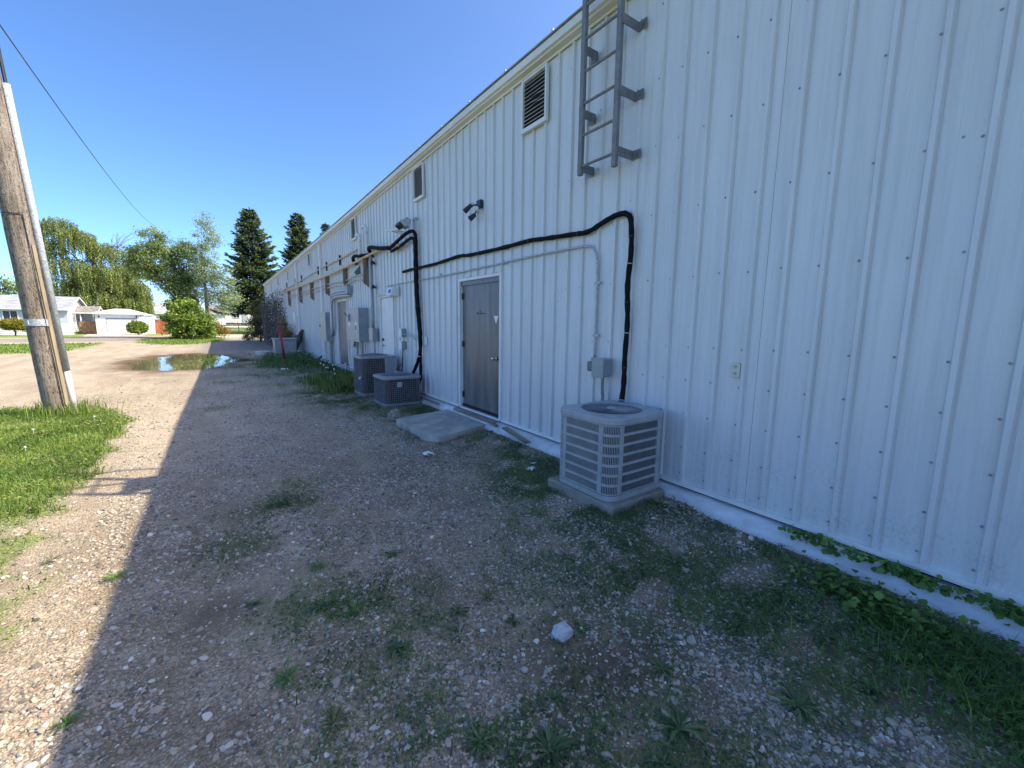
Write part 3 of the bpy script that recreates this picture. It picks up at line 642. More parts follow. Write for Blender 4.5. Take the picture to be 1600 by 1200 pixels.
def cable(name, pts, r, m, label, cat, n=10, bandm=None, bands=(), group=None):
    Pn = [Vector(p) for p in pts]; out = []
    for i in range(len(Pn) - 1):     # catmull-rom
        p0 = Pn[max(i - 1, 0)]; p1 = Pn[i]; p2 = Pn[i + 1]; p3 = Pn[min(i + 2, len(Pn) - 1)]
        for t in np.linspace(0, 1, 7)[:-1]:
            out.append(.5 * ((2 * p1) + (p2 - p0) * t + (2 * p0 - 5 * p1 + 4 * p2 - p3) * t * t + (3 * p1 - p0 - 3 * p2 + p3) * t ** 3))
    out.append(Pn[-1])
    rr = [r * (1 + .09 * math.sin(i * 1.9) + random.uniform(-.05, .05)) if m is M['blackrub'] else r for i in range(len(out))]
    if not bands:
        o = MB().tube(out, rr, n).build(name, m, smooth=True); return tag(o, label, cat, group)
    root = thing(name, label, cat, tuple(out[0]), group)
    MB().tube(out, rr, n).build('sleeve' if m is M['blackrub'] else 'pipe', m, root, smooth=True)
    for (k, bm) in bands:
        i = int(k * (len(out) - 1)); i = min(max(i, 1), len(out) - 2); d = (out[i + 1] - out[i]).normalized() * (.005 if m is M['blackrub'] else .009)
        MB().tube([out[i] - d, out[i] + d], r * 1.13, n).build('tie' if m is M['blackrub'] else 'coupling', bm, root)
    return root
cable('insulated_line', [(3.315, 8.80, 2.665), (3.312, 8.2, 2.67), (3.31, 7.2, 2.66), (3.31, 6.3, 2.685), (3.31, 5.9, 2.66), (3.31, 5.0, 2.645), (3.31, 4.4, 2.65), (3.31, 4.1, 2.63), (3.31, 3.6, 2.60), (3.31, 3.36, 2.59), (3.31, 3.12, 2.655), (3.31, 2.95, 2.685), (3.31, 2.84, 2.665), (3.31, 2.79, 2.58), (3.312, 2.775, 2.3), (3.315, 2.80, 2.0), (3.315, 2.78, 1.66), (3.315, 2.79, 1.3), (3.31, 2.785, 1.0), (3.28, 2.80, .75), (3.22, 2.80, .55)],
      .026, M['blackrub'], 'thick black insulated line running over the steel door and down behind the near air conditioner', 'pipe', 10, None,
      [(.12, M['blackpl']), (.22, M['blackpl']), (.3, M['blackpl']), (.42, M['blackpl']), (.68, M['blackpl']), (.72, M['steelgrey']), (.78, M['blackpl']), (.82, M['steelgrey']), (.87, M['blackpl']), (.93, M['steelgrey'])])
cd_ = cable('metal_conduit', [(3.32, 9.90, 2.44), (3.32, 8.5, 2.44), (3.32, 7.0, 2.43), (3.32, 5.5, 2.44), (3.32, 4.5, 2.455), (3.32, 3.7, 2.455), (3.32, 3.45, 2.45), (3.32, 3.32, 2.43), (3.32, 3.24, 2.34), (3.32, 3.215, 2.2), (3.32, 3.21, 1.8), (3.32, 3.21, 1.27)],
            .0125, M['galv'], 'thin galvanised conduit running above the steel door then bending down to the small grey box', 'conduit', 8, None, [(.05, M['galv']), (.28, M['galv']), (.55, M['galv'])])
for z in (2.05, 1.5):
    b = MB(); b.box(3.315, 3.336, 3.165, 3.25, z - .012, z + .012); b.build('strap', M['galv'], cd_)
for y_ in (7.0, 5.0):
    b = MB(); b.box(3.30, 3.336, y_ - .012, y_ + .012, 2.42, 2.475); b.build('strap', M['galv'], cd_)
o = thing('disconnect_box', 'small grey disconnect box with conduit below, on the wall above the near air conditioner', 'electrical box', (3.28, 3.03, 1.08))
b = MB(); b.box(3.21, 3.336, 2.97, 3.12, 1.085, 1.27, bev=.006); b.build('enclosure', M['steelgrey'], o)
b = MB(); b.box(3.20, 3.2095, 2.965, 3.125, 1.07, 1.275); b.build('cover', M['steelgrey'], o)
b = MB(); b.box(3.25, 3.336, 3.165, 3.25, 1.12, 1.225, bev=.008); b.cyl((3.30, 3.21, 1.225), (3.30, 3.21, 1.265), .017); b.build('outlet_bell', M['ladder'], o)
b = MB(); b.tube([(3.27, 3.03, 1.085), (3.27, 3.03, .95), (3.25, 3.00, .87), (3.2, 2.96, .82)], .016, 8); b.build('whip', M['ladder'], o)
o = thing('wall_outlet', 'cream double power outlet on the white wall right of the near air conditioner', 'outlet', (3.34, 1.70, 1.21))
b = MB(); b.box(3.333, 3.358, 1.665, 1.735, 1.215, 1.33, bev=.004); b.build('plate', mat('ivory_plastic', (.60, .58, .47), .4, var=.05, bump=0), o)
for z in (1.30, 1.247):
    b = MB(); b.cyl((3.334, 1.70, z), (3.3305, 1.70, z), .017, 12); r_ = b.build('receptacle', mat('ivory_face', (.52, .50, .41), .4, var=.05, bump=0), o)
    b = MB(); b.box(3.3295, 3.3304, 1.704, 1.708, z - .004, z + .006); b.box(3.3295, 3.3304, 1.692, 1.696, z - .004, z + .006); b.box(3.3295, 3.3304, 1.698, 1.702, z - .013, z - .008); b.build('slot', M['dark'], r_)
o = thing('wall_outlet', 'white outlet on the wall between the steel door and the black pipe bundle', 'outlet', (3.34, 7.68, 1.18))
b = MB(); b.box(3.31, 3.336, 7.64, 7.74, 1.18, 1.34, bev=.006); b.build('plate', M['pvc'], o)
for z in (1.225, 1.29): b = MB(); b.box(3.304, 3.3095, 7.66, 7.72, z - .022, z + .022, bev=.004); b.build('flap', M['pvc'], o)

# ------------------------------------------------------------------ condensers
def rrect(x0, x1, y0, y1, r, n=5):
    pts = []
    for cx, cy, a0 in ((x1 - r, y1 - r, 0), (x0 + r, y1 - r, PI / 2), (x0 + r, y0 + r, PI), (x1 - r, y0 + r, 1.5 * PI)):
        for k in range(n + 1): a = a0 + PI / 2 * k / n; pts.append((cx + r * math.cos(a), cy + r * math.sin(a)))
    return pts
def slabring(b, pts, z0, z1, inset=0):
    n = len(pts); cx = sum(p[0] for p in pts) / n; cy = sum(p[1] for p in pts) / n
    b.add([(p[0], p[1], z0) for p in pts] + [(p[0], p[1], z1) for p in pts], [tuple(range(n))[::-1], tuple(range(n, 2 * n))] + [(i, (i + 1) % n, n + (i + 1) % n, n + i) for i in range(n)])
def fan_top(parent, cx, cy, z, r, m, hole_m, dome, rings=9, spokes=40, rect=None, hub=True):
    """guard wires over a dark opening: ring wires and fine radial wires"""
    g = MB()
    for i in range(rings):
        rr = r * (i + 1.5) / (rings + .5); zz = z + dome * (1 - (rr / r) ** 2)
        pts = [(cx + rr * math.cos(2 * PI * k / 32), cy + rr * math.sin(2 * PI * k / 32), zz) for k in range(33)]
        g.tube(pts, .0028, 4, caps=False)
    for k in range(spokes):
        a = 2 * PI * k / spokes
        g.tube([(cx + rr * math.cos(a), cy + rr * math.sin(a), z + .004 + dome * (1 - (rr / r) ** 2)) for rr in (r * .12, r * .4, r * .7, r)], .0022, 3, caps=False)
    gd = g.build('fan_guard', m, parent)
    d = MB(); d.cyl((cx, cy, z + dome), (cx, cy, z + dome + .012), r * .17, 16)
    for k in range(4): a = PI / 4 + k * PI / 2; d.cyl((cx + r * .11 * math.cos(a), cy + r * .11 * math.sin(a), z + dome + .012), (cx + r * .11 * math.cos(a), cy + r * .11 * math.sin(a), z + dome + .02), .007, 6)
    if hub: d.build('hub_cap', M['acgrey'], parent)
    for k in range(4):
        a = k * PI / 2 + .4; f = MB(); pts = []
        for (rr, da, zz) in ((.15, -.25, -.09), (.15, .25, -.07), (.93, .42, -.06), (.93, -.18, -.13)): pts.append((cx + r * rr * math.cos(a + da), cy + r * rr * math.sin(a + da), z + zz))
        f.prism(pts, (0, 0, .004)); f.build('fan_blade', M['acgrey2'], parent)
def ring_top(parent, pts, cx, cy, r, z0, z1, m, name='top_panel', lip=.012):
    """flat lid with a round opening; pts outline, z1 top"""
    n = 64; t = MB(); outer = []
    import bisect
    for k in range(n):
        a = 2 * PI * k / n; dx, dy = math.cos(a), math.sin(a); best = None
        for i in range(len(pts)):
            p, q = pts[i], pts[(i + 1) % len(pts)]; ex, ey = q[0] - p[0], q[1] - p[1]; den = dx * ey - dy * ex
            if abs(den) < 1e-9: continue
            t_ = ((p[0] - cx) * ey - (p[1] - cy) * ex) / den; u = ((p[0] - cx) * dy - (p[1] - cy) * dx) / den
            if t_ > 0 and -1e-6 <= u <= 1 + 1e-6: best = t_ if best is None else min(best, t_)
        outer.append((cx + dx * best, cy + dy * best, dx, dy, best))
    rowsd = [[(ox, oy, z0) for ox, oy, *_ in outer], [(ox, oy, z1 - lip) for ox, oy, *_ in outer], [(ox - dx * lip, oy - dy * lip, z1) for ox, oy, dx, dy, _ in outer],
             [(cx + dx * (r + .012), cy + dy * (r + .012), z1 + .006) for _, _, dx, dy, _ in outer], [(cx + dx * r, cy + dy * r, z1 + .002) for _, _, dx, dy, _ in outer], [(cx + dx * r, cy + dy * r, z0 - .03) for _, _, dx, dy, _ in outer]]
    vs = [v for row in rowsd for v in row]
    t.add(vs, [(j * n + k, j * n + (k + 1) % n, (j + 1) * n + (k + 1) % n, (j + 1) * n + k) for j in range(5) for k in range(n)])
    return t.build(name, m, parent, smooth=False)

ac = thing('air_conditioner', 'nearest air conditioner, light grey with louvred sides, on a thick concrete pad', 'air conditioner', (2.93, 2.6, .14), 'outdoor air conditioning units')
x0, x1, y0, y1, z0, z1 = 2.555, 3.29, 2.24, 2.93, .15, .855
slabring(b := MB(), rrect(x0 + .03, x1 - .03, y0 + .03, y1 - .03, .10), z0 + .01, z1 - .06); b.build('coil', M['coil'], ac)
slabring(b := MB(), rrect(x0, x1, y0, y1, .115, 8), z0, z0 + .045); b.build('base_pan', M['acgrey'], ac)
# top panel rises gently in from the rim
ring_top(ac, rrect(x0 - .008, x1 + .008, y0 - .008, y1 + .008, .12, 10), (x0 + x1) / 2, (y0 + y1) / 2, .272, z1 - .05, z1, M['acgrey'])
MB().cyl(((x0 + x1) / 2, (y0 + y1) / 2, z1 - .17), ((x0 + x1) / 2, (y0 + y1) / 2, z1 - .165), .27, 32).build('fan_shroud', M['dark'], ac)
fan_top(ac, (x0 + x1) / 2, (y0 + y1) / 2, z1 - .012, .27, M['acgrey2'], None, .012, 5, 72)
zt = z1 - .055; zl = z0 + .05; rows = 7; rh = (zt - zl) / rows
def louvre_side(axis_, fixed, a0, a1, out):
    """frame with 7 rows of fine vertical slots; axis_ 'x' = side lies along x at y=fixed"""
    def bx(B, u0, u1, w0, w1, d0, d1):
        if axis_ == 'x': B.box(u0, u1, min(fixed + out * d0, fixed + out * d1), max(fixed + out * d0, fixed + out * d1), w0, w1)
        else: B.box(min(fixed + out * d0, fixed + out * d1), max(fixed + out * d0, fixed + out * d1), u0, u1, w0, w1)
    B = MB(); bx(B, a0, a0 + .03, zl, zt, -.012, 0); bx(B, a1 - .03, a1, zl, zt, -.012, 0)
    for r in range(rows + 1):
        zc = zl + rh * r; bx(B, a0 + .03, a1 - .03, max(zl, zc - .011), min(zt, zc + .011), -.0125, -.0005)
    pn = B.build('louvre_panel', M['acgrey'], ac)
    L = MB(); u = a0 + .036
    fw = .0048 if (axis_ == 'y') else .0024
    while u < a1 - .036:
        for r in range(rows): bx(L, u, u + fw, zl + rh * r + .010, zl + rh * (r + 1) - .010, -.007 if axis_ == 'y' else -.005, -.003)
        u += .0125
    tag(L.build('louvre_fin', M['acgrey'], pn), kind='stuff')
louvre_side('y', x0, y0 + .115, y1 - .115, -1)      # faces the lane
louvre_side('x', y0, x0 + .115, x1 - .115, -1)      # faces the camera
louvre_side('x', y1, x0 + .115, x1 - .115, 1); louvre_side('y', x1, y0 + .115, y1 - .115, 1)
for (cx, cy, a0) in ((x0 + .115, y0 + .115, PI), (x0 + .115, y1 - .115, PI / 2), (x1 - .115, y0 + .115, 1.5 * PI), (x1 - .115, y1 - .115, 0)):
    B = MB(); R_ = .115
    for r in range(rows + 1):
        zc = zl + rh * r; za, zb = max(zl, zc - .011), min(zt, zc + .011); vs = []
        for k in range(9):
            a = a0 + PI / 2 * k / 8
            for rr in (R_ - .012, R_ - .0005):
                for zz in (za, zb): vs.append((cx + rr * math.cos(a), cy + rr * math.sin(a), zz))
        B.add(vs, [(k * 4 + p, k * 4 + q, k * 4 + 4 + q, k * 4 + 4 + p) for k in range(8) for p, q in ((0, 1), (1, 3), (3, 2), (2, 0))])
    for da in (.06, PI / 2 - .06):
        a = a0 + da; B.cyl((cx + (R_ - .004) * math.cos(a), cy + (R_ - .004) * math.sin(a), zl), (cx + (R_ - .004) * math.cos(a), cy + (R_ - .004) * math.sin(a), zt), .009, 6)
    cp = B.build('corner_panel', M['acgrey'], ac)
    L = MB()
    for k in range(11):
        a = a0 + .14 + (PI / 2 - .28) * k / 10
        for r in range(rows): L.box(cx + (R_ - .004) * math.cos(a) - .0028, cx + (R_ - .004) * math.cos(a) + .0028, cy + (R_ - .004) * math.sin(a) - .0028, cy + (R_ - .004) * math.sin(a) + .0028, zl + rh * r + .008, zl + rh * (r + 1) - .008)
    tag(L.build('louvre_fin', M['acgrey'], cp), kind='stuff')
pts = [(x0 + .1 + (x1 - x0 - .2) * t, y0 - .004, z1 - .075) for t in (0.02, 1)] + [(x0 - .004, y0 + .12 + .45 * t, z1 - .075) for t in (0, 1)]
b = MB()
for p in pts: b.ball(p, .006, 6, 4)
b.build('panel_screw', M['screw'], ac)
b = MB(); b.box(2.52, 3.235, 2.18, 3.0, gh(2.9, 2.6) - .08, .148, bev=.014)
o = b.build('concrete_pad', M['concrete']); tag(o, 'grey concrete pad under the nearest air conditioner', 'pad')

def old_condenser(x0, x1, y0, y1, z0, z1, label, side_panel=False, dome=.035):
    o = thing('air_conditioner', label, 'air conditioner', ((x0 + x1) / 2, (y0 + y1) / 2, z0), 'outdoor air conditioning units')
    slabring(b := MB(), rrect(x0 + .018, x1 - .018, y0 + .018, y1 - .018, .09, 6), z0 + .03, z1 - .03); b.build('coil', M['coil2'], o)
    slabring(b := MB(), rrect(x0, x1, y0, y1, .10, 6), z0, z0 + .032); b.build('base_pan', M['acgrey2'], o)
    R_ = min(x1 - x0, y1 - y0) * .40; cx, cy = (x0 + x1) / 2, (y0 + y1) / 2
    ring_top(o, rrect(x0 - .012, x1 + .012, y0 - .012, y1 + .012, .11, 10), cx, cy, R_, z1 - .045, z1, M['acgrey2'])
    MB().cyl((cx, cy, z1 - .10), (cx, cy, z1 - .095), R_ - .003, 28).build('fan_shroud', M['dark'], o)
    fan_top(o, cx, cy, z1 + .0, R_ * .99, M['acgrey2'], None, dome, 12, 24)
    g = MB(); pts = rrect(x0 + .006, x1 - .006, y0 + .006, y1 - .006, .098, 6)
    z = z0 + .055
    while z < z1 - .05: g.tube([(p[0], p[1], z) for p in pts + pts[:1]], .0016, 3, caps=False); z += .038
    per = []
    for i in range(len(pts)):
        p, q = Vector(pts[i]), Vector(pts[(i + 1) % len(pts)]); k = max(1, int((q - p).length / .038))
        for j in range(k): per.append(p.lerp(q, j / k))
    for p in per: g.tube([(p.x, p.y, z0 + .03), (p.x, p.y, z1 - .04)], .0018, 3, caps=False)
    tag(g.build('wire_grille', M['grille'], o), kind='stuff')
    if side_panel:
        b = MB(); b.box(x1 - .26, x1 - .002, y0 - .008, y0 + .03, z0 + .30, z1 - .045, bev=.004); pn = b.build('service_panel', M['steelgrey'], o)
        b = MB()
        for i in range(9): b.cyl((x1 - .03, y0 - .008, z0 + .36 + i * .05), (x1 - .03, y0 - .012, z0 + .36 + i * .05), .006, 6)
        b.build('knockout', M['paper'], pn)
    return o
a2 = old_condenser(2.46, 3.19, 7.62, 8.36, .065, .60, 'low squat dark grey air conditioner in front, beside the round rock', dome=.05)
MB().box(2.70, 2.79, 7.604, 7.622, .41, .50).build('rating_label', M['galv'], a2)
a1 = old_condenser(2.44, 3.20, 9.02, 9.76, .065, .885, 'taller dark grey air conditioner behind the squat one', True, .04)
b = MB(); b.box(2.49, 3.16, 7.65, 8.33, -.02, .064); tag(b.build('concrete_pad', M['concrete']), 'thin worn pad under the squat air conditioner', 'pad')
b = MB(); b.box(2.47, 3.17, 9.05, 9.73, -.02, .064); tag(b.build('concrete_pad', M['concrete']), 'thin worn pad under the taller dark air conditioner', 'pad')
tag(MB().tube([(2.435, 9.1, .45), (2.36, 8.9, .46)], .022, 8).build('valve_stub', M['pvc'], a1))

# ------------------------------------------------------------------ pipes, boxes and lamps further along the wall
cable('insulated_line', [(3.22, 9.35, 3.20), (3.2, 8.9, 3.25), (3.2, 8.4, 3.33), (3.22, 8.10, 3.36), (3.27, 7.99, 3.30), (3.28, 7.99, 3.0), (3.285, 8.0, 2.6), (3.285, 7.98, 2.2), (3.28, 7.92, 1.8), (3.275, 7.84, 1.4), (3.27, 7.86, 1.05), (3.25, 7.98, .8), (3.2, 8.2, .5), (3.1, 8.3, .35)], .034, M['blackrub'],
      'black insulated pipe bundle dropping down the wall behind the squat air conditioner', 'pipe', 8, None, [(.45, M['blackpl']), (.6, M['blackpl']), (.8, M['pvc'])])
cable('insulated_line', [(3.25, 9.3, 3.14), (3.25, 8.8, 3.17), (3.25, 8.25, 3.24), (3.28, 8.09, 3.22), (3.29, 8.08, 3.0), (3.295, 8.09, 2.5), (3.29, 8.04, 2.0), (3.29, 7.93, 1.4), (3.28, 7.88, .9), (3.25, 7.84, .5), (3.15, 7.9, .3)], .030, M['blackrub'],
      'thinner black line close beside the pipe bundle, nearer the wall', 'pipe', 8)
cable('insulated_line', [(3.30, 11.2, 3.30), (3.22, 11.6, 3.32), (3.2, 12.05, 3.36), (3.22, 12.3, 3.33), (3.26, 12.35, 3.24), (3.33, 12.36, 3.21)], .045, M['blackrub'], 'short black insulated elbow left of the white vent pipes', 'pipe', 8, group=None)
cable('insulated_line', [(3.22, 9.35, 3.22), (3.2, 9.9, 3.28), (3.2, 10.5, 3.38), (3.2, 10.75, 3.40), (3.25, 10.85, 3.33), (3.33, 10.9, 3.22)], .045, M['blackrub'], 'black insulated elbow rising over the yellow pipe right of the white vent pipes', 'pipe', 8)
gp = cable('gas_pipe', [(3.24, 8.75, 3.19), (3.24, 9.0, 3.25), (3.24, 9.6, 3.27), (3.24, 10.9, 3.255), (3.24, 12.5, 3.21), (3.24, 15.4, 3.165), (3.24, 18.5, 3.16), (3.24, 21.0, 3.155), (3.24, 26.3, 3.21), (3.24, 28.5, 3.25)], .034, M['ylw'],
           'yellow gas pipe running along the wall on wooden brackets', 'pipe', 8, None, [(.08, M['tanpipe']), (.3, M['tanpipe']), (.55, M['tanpipe']), (.8, M['tanpipe'])])
cable('thin_pipe', [(3.32, 11.75, 2.84), (3.28, 11.9, 2.87), (3.28, 12.6, 2.88), (3.28, 13.5, 2.83), (3.28, 16.2, 2.89), (3.28, 20, 2.90), (3.28, 26, 2.93)], .019, M['tanpipe'], 'upper of the two thin tan pipes on the wall, below the yellow pipe', 'pipe', 6)
cable('thin_pipe', [(3.32, 11.85, 2.70), (3.28, 12.0, 2.745), (3.28, 12.6, 2.77), (3.28, 13.5, 2.71), (3.28, 15.3, 2.76), (3.28, 20, 2.77), (3.28, 26, 2.84)], .019, M['tanpipe'], 'lower of the two thin tan pipes on the wall, below the yellow pipe', 'pipe', 6)
mp = thing('wall_pipe', 'grey brown service pipe held off the wall by dark hangers, above the yellow pipe', 'pipe', (3.3, 20.5, 3.5))
MB().tube([(3.30, 12.0, 3.56), (3.30, 14, 3.54), (3.30, 17.0, 3.53), (3.30, 21.5, 3.43), (3.30, 27.5, 3.34), (3.30, 29.4, 3.33)], .022, 8).build('pipe', M['tanpipe'], mp, smooth=True)
for y_ in (14.2, 16.1, 17.6, 21.4, 23.2, 26.2): MB().box(3.285, 3.335, y_ - .02, y_ + .02, 3.36, 3.66).build('hanger', M['blackpl'], mp)
for i, (y_, z0_, z1_, lb) in enumerate(((11.28, 2.50, 3.235, 'nearest brown wooden pipe bracket, beside the tall grey conduit'), (13.4, 2.63, 3.18, 'second brown wooden pipe bracket, above the grey door'), (15.95, 2.48, 3.15, 'third brown wooden pipe bracket, right of the downspout'), (18.8, 2.44, 3.14, 'fourth brown wooden pipe bracket, left of the first downspout'), (21.6, 2.40, 3.14, 'fifth brown wooden pipe bracket, short of the second downspout'), (25.2, 2.35, 3.16, 'sixth brown wooden pipe bracket, by the climbing vine'))):
    b = MB(); b.prism([(3.20, y_, z1_), (3.20, y_, z0_ + .10), (3.335, y_, z0_), (3.335, y_, z1_ + .02)], (0, .042, 0))
    b.box(3.21, 3.335, y_ - .03, y_ + .16, z1_ - .05 if i else z1_ - .04, z1_ - .022)
    tag(b.build('pipe_bracket', M['board']), lb, 'bracket', 'wooden brackets under the pipes')
for (yv, za, zb, lb, s) in ((11.62, 3.30, 3.84, 'left of two white plastic vent pipes rising from the wall', 1), (11.02, 3.40, 3.95, 'right of two white plastic vent pipes rising from the wall', -1)):
    b = MB(); b.tube([(3.34, yv, za), (3.25, yv, za), (3.22, yv, za + .05), (3.22, yv, zb - .05), (3.21, yv + .02, zb)], .044, 12)
    b.tube([(3.215, yv, zb - .03), (3.20, yv + .06, zb + .02), (3.18, yv + .14, zb + .01)], .048, 12); b.tube([(3.22, yv, zb - .16), (3.22, yv, zb - .10)], .052, 12)
    tag(b.build('vent_pipe', M['pvc'], smooth=True), lb, 'pipe', 'white plastic vent pipes')
fl = thing('flood_light', 'square metal flood light on a white arm at the top of the black pipe bundle', 'lamp', (3.2, 8.2, 3.4))
b = MB(); b.prism([(3.10, 8.10, 3.44), (3.02, 8.10, 3.52), (3.16, 8.10, 3.62), (3.24, 8.10, 3.58), (3.22, 8.10, 3.44)], (0, .24, 0)); b.build('housing', M['galv'], fl)
b = MB(); b.prism([(3.015, 8.12, 3.515), (2.99, 8.12, 3.46), (3.07, 8.12, 3.40), (3.095, 8.12, 3.437)], (0, .20, 0)); b.build('lamp_glass', M['blackpl'], fl)
b = MB(); b.tube([(3.33, 8.02, 3.60), (3.24, 8.04, 3.56)], .03, 8); b.build('mount', M['galv'], fl)
b = MB(); b.tube([(3.08, 8.35, 3.42), (3.08, 9.0, 3.50), (3.08, 9.05, 3.5)], .018, 8); b.tube([(3.33, 8.75, 3.42), (3.08, 8.75, 3.46)], .016, 8); b.tube([(3.33, 8.5, 3.40), (3.08, 8.5, 3.43)], .016, 8); b.build('arm', M['pvc'], fl)
bp_ = thing('service_mast', 'tall grey conduit mast with black clamps dropping to the small side box', 'conduit', (3.25, 10.8, 1.4))
MB().tube([(3.25, 10.78, 3.24), (3.25, 10.80, 2.0), (3.25, 10.80, 1.46)], .034, 12).build('pipe', M['steelgrey'], bp_, smooth=True)
MB().tube([(3.25, 10.80, 2.02), (3.25, 10.80, 1.48)], .042, 12).build('sleeve', M['acgrey'], bp_, smooth=True)
for z in (3.05, 2.47): b = MB(); b.tube([(3.25, 10.74, z), (3.24, 10.62, z)], .045, 8); b.box(3.26, 3.336, 10.72, 10.86, z - .02, z + .02); b.build('clamp', M['blackpl'], bp_)
def ebox(label, x0, y0, y1, z0, z1, front, side, extras=None):
    o = thing('electrical_cabinet', label, 'electrical box', (x0, (y0 + y1) / 2, z0))
    b = MB(); b.box(x0 + .012, 3.336, y0, y1, z0, z1, bev=.006); b.build('enclosure', side, o)
    b = MB(); b.box(x0 - .004, x0 + .0115, y0 - .006, y1 + .006, z0 - .008, z1 + .008, bev=.004); c = b.build('cover', front, o)
    if extras: extras(o, c)
    return o
def ex3(o, c):
    MB().box(3.01, 3.065, 12.30, 12.42, 1.62, 1.82, bev=.01).build('switch_handle', M['galv'], c)
    MB().tube([(3.03, 12.36, 1.72), (2.98, 12.50, 1.86)], .014, 6).build('lever', M['blackpl'], c)
    MB().box(3.062, 3.0655, 12.30, 12.48, 1.50, 1.64).build('notice', M['paper'], c)
    MB().box(3.062, 3.0655, 11.62, 11.80, 1.36, 1.60).build('notice', M['paper'], c)
    MB().box(3.058, 3.062, 11.66, 11.76, 1.38, 1.52).build('padlock', M['blackpl'], c)
    MB().cyl((3.2, 12.2, 1.085), (3.2, 12.2, .25), .026, 10).build('conduit', M['steelgrey'], o)
    MB().cyl((3.22, 11.75, 1.085), (3.22, 11.75, .6), .034, 10).build('conduit', M['steelgrey'], o)
    MB().tube([(3.25, 12.6, 1.09), (3.25, 12.6, .98), (3.2, 12.5, .92), (3.2, 12.3, .92)], .03, 8).build('conduit', M['ladder'], o)
def ex1(o, c):
    MB().box(3.05, 3.072, 16.45, 16.52, 1.42, 1.50).build('latch', M['blackpl'], c)
    MB().cyl((3.24, 15.75, .93), (3.24, 15.75, .12), .05, 10).build('conduit', M['steelgrey'], o)
    MB().cyl((3.26, 15.62, .93), (3.26, 15.62, .12), .02, 8).build('conduit', M['ladder'], o)
ebox('biggest grey switch cabinet, between the grey door and the white door', 3.07, 11.45, 12.72, 1.09, 1.98, M['acgrey'], M['steelgrey'], ex3)
ebox('pale green grey electrical cabinet, left of the grey door', 3.08, 15.6, 16.6, .94, 1.92, M['boxlight'], M['steelgrey'], ex1)
def ex4(o, c):
    MB().cyl((3.27, 10.8, 1.135), (3.27, 10.8, .75), .02, 8).build('conduit', M['steelgrey'], o)
ebox('small grey box under the tall conduit mast, beside the big cabinet', 3.19, 10.66, 10.97, 1.14, 1.46, M['acgrey'], M['steelgrey'], ex4)
for i, (zc, lb) in enumerate(((2.52, 'top of three grey conduits arching over the grey door'), (2.44, 'middle of three grey conduits arching over the grey door'), (2.36, 'lowest of three grey conduits arching over the grey door'))):
    off = i * .09
    cable('arched_conduit', [(3.30, 13.05, zc), (3.24, 13.25, zc + .02), (3.22, 14.3, zc + .03), (3.22, 15.05 - off, zc), (3.22, 15.28 - off * .8, zc - .12), (3.22, 15.36 - off * .6, zc - .35), (3.22, 15.38 - off * .5, 1.45 - i * .03), (3.24, 15.5 - off * .3, 1.30 - i * .05), (3.24, 15.62, 1.26 - i * .05)], .040, M['galv'], lb, 'conduit', 8, group='conduits arching over the grey door')
MB_ = MB(); MB_.box(3.2, 3.336, 13.0, 13.3, 2.42, 2.66, bev=.01); tag(MB_.build('junction_box', M['steelgrey']), 'small grey junction box at the head of the arched conduits', 'electrical box')
wl_ = thing('wall_light', 'white wedge shaped wall light above the corner of the white door', 'lamp', (3.25, 9.35, 2.16))
b = MB(); b.prism([(3.335, 9.12, 2.18), (3.14, 9.12, 2.19), (3.20, 9.12, 2.36), (3.335, 9.12, 2.39)], (0, .34, 0)); b.build('housing', M['pvc'], wl_)
b = MB(); b.prism([(3.152, 9.2, 2.25), (3.178, 9.2, 2.325), (3.174, 9.2, 2.327), (3.148, 9.2, 2.252)], (0, .12, 0)); b.build('dark_window', M['glass'], wl_)
b = MB(); b.prism([(3.335, 12.02, 2.88), (3.335, 12.02, 3.14), (3.16, 12.02, 2.94), (3.2, 12.02, 2.88)], (0, .03, 0)); tag(b.build('wall_bracket', mat('green_grey_metal', (.16, .20, .17), .5, var=.1)), 'small green grey triangular bracket at the end of the thin pipes', 'bracket')
for (z0_, z1_, lb) in ((1.30, 1.48, 'upper of two small grey switch boxes between white door and pipe bundle'), (1.04, 1.21, 'lower of two small grey switch boxes, with a cable hanging from it')):
    o = thing('switch_box', lb, 'electrical box', (3.3, 8.8, z0_), 'small switch boxes on the wall')
    MB().box(3.23, 3.336, 8.76, 8.90, z0_, z1_, bev=.006).build('enclosure', M['steelgrey'], o)
    MB().box(3.222, 3.229, 8.75, 8.91, z0_ - .005, z1_ + .005).build('cover', M['paper'], o)
    if z0_ > 1.2: MB().tube([(3.28, 8.76, 1.36), (3.28, 8.5, 1.36), (3.28, 8.25, 1.33), (3.27, 8.12, 1.28)], .014, 6).build('conduit', M['galv'], o)
    else: MB().tube([(3.27, 8.82, 1.04), (3.26, 8.80, .8), (3.2, 8.72, .6), (3.1, 8.75, .5), (3.15, 8.85, .62), (3.2, 8.75, .72)], .012, 6).build('cable', M['blackpl'], o)
b = MB(); b.tube([(3.32, 17.2, .34), (3.2, 17.3, .28), (3.1, 17.5, .15)], .04, 8); tag(b.build('drain_pipe', M['blackpl']), 'short black drain pipe at the foot of the wall left of the pale green cabinet', 'pipe')
b = MB(); b.tube([(3.31, 23.1, 1.85), (3.31, 23.1, .5)], .02, 6); tag(b.build('drop_pipe', M['blackpl']), 'thin black vertical pipe on the far white wall behind the leaning bundle', 'pipe')
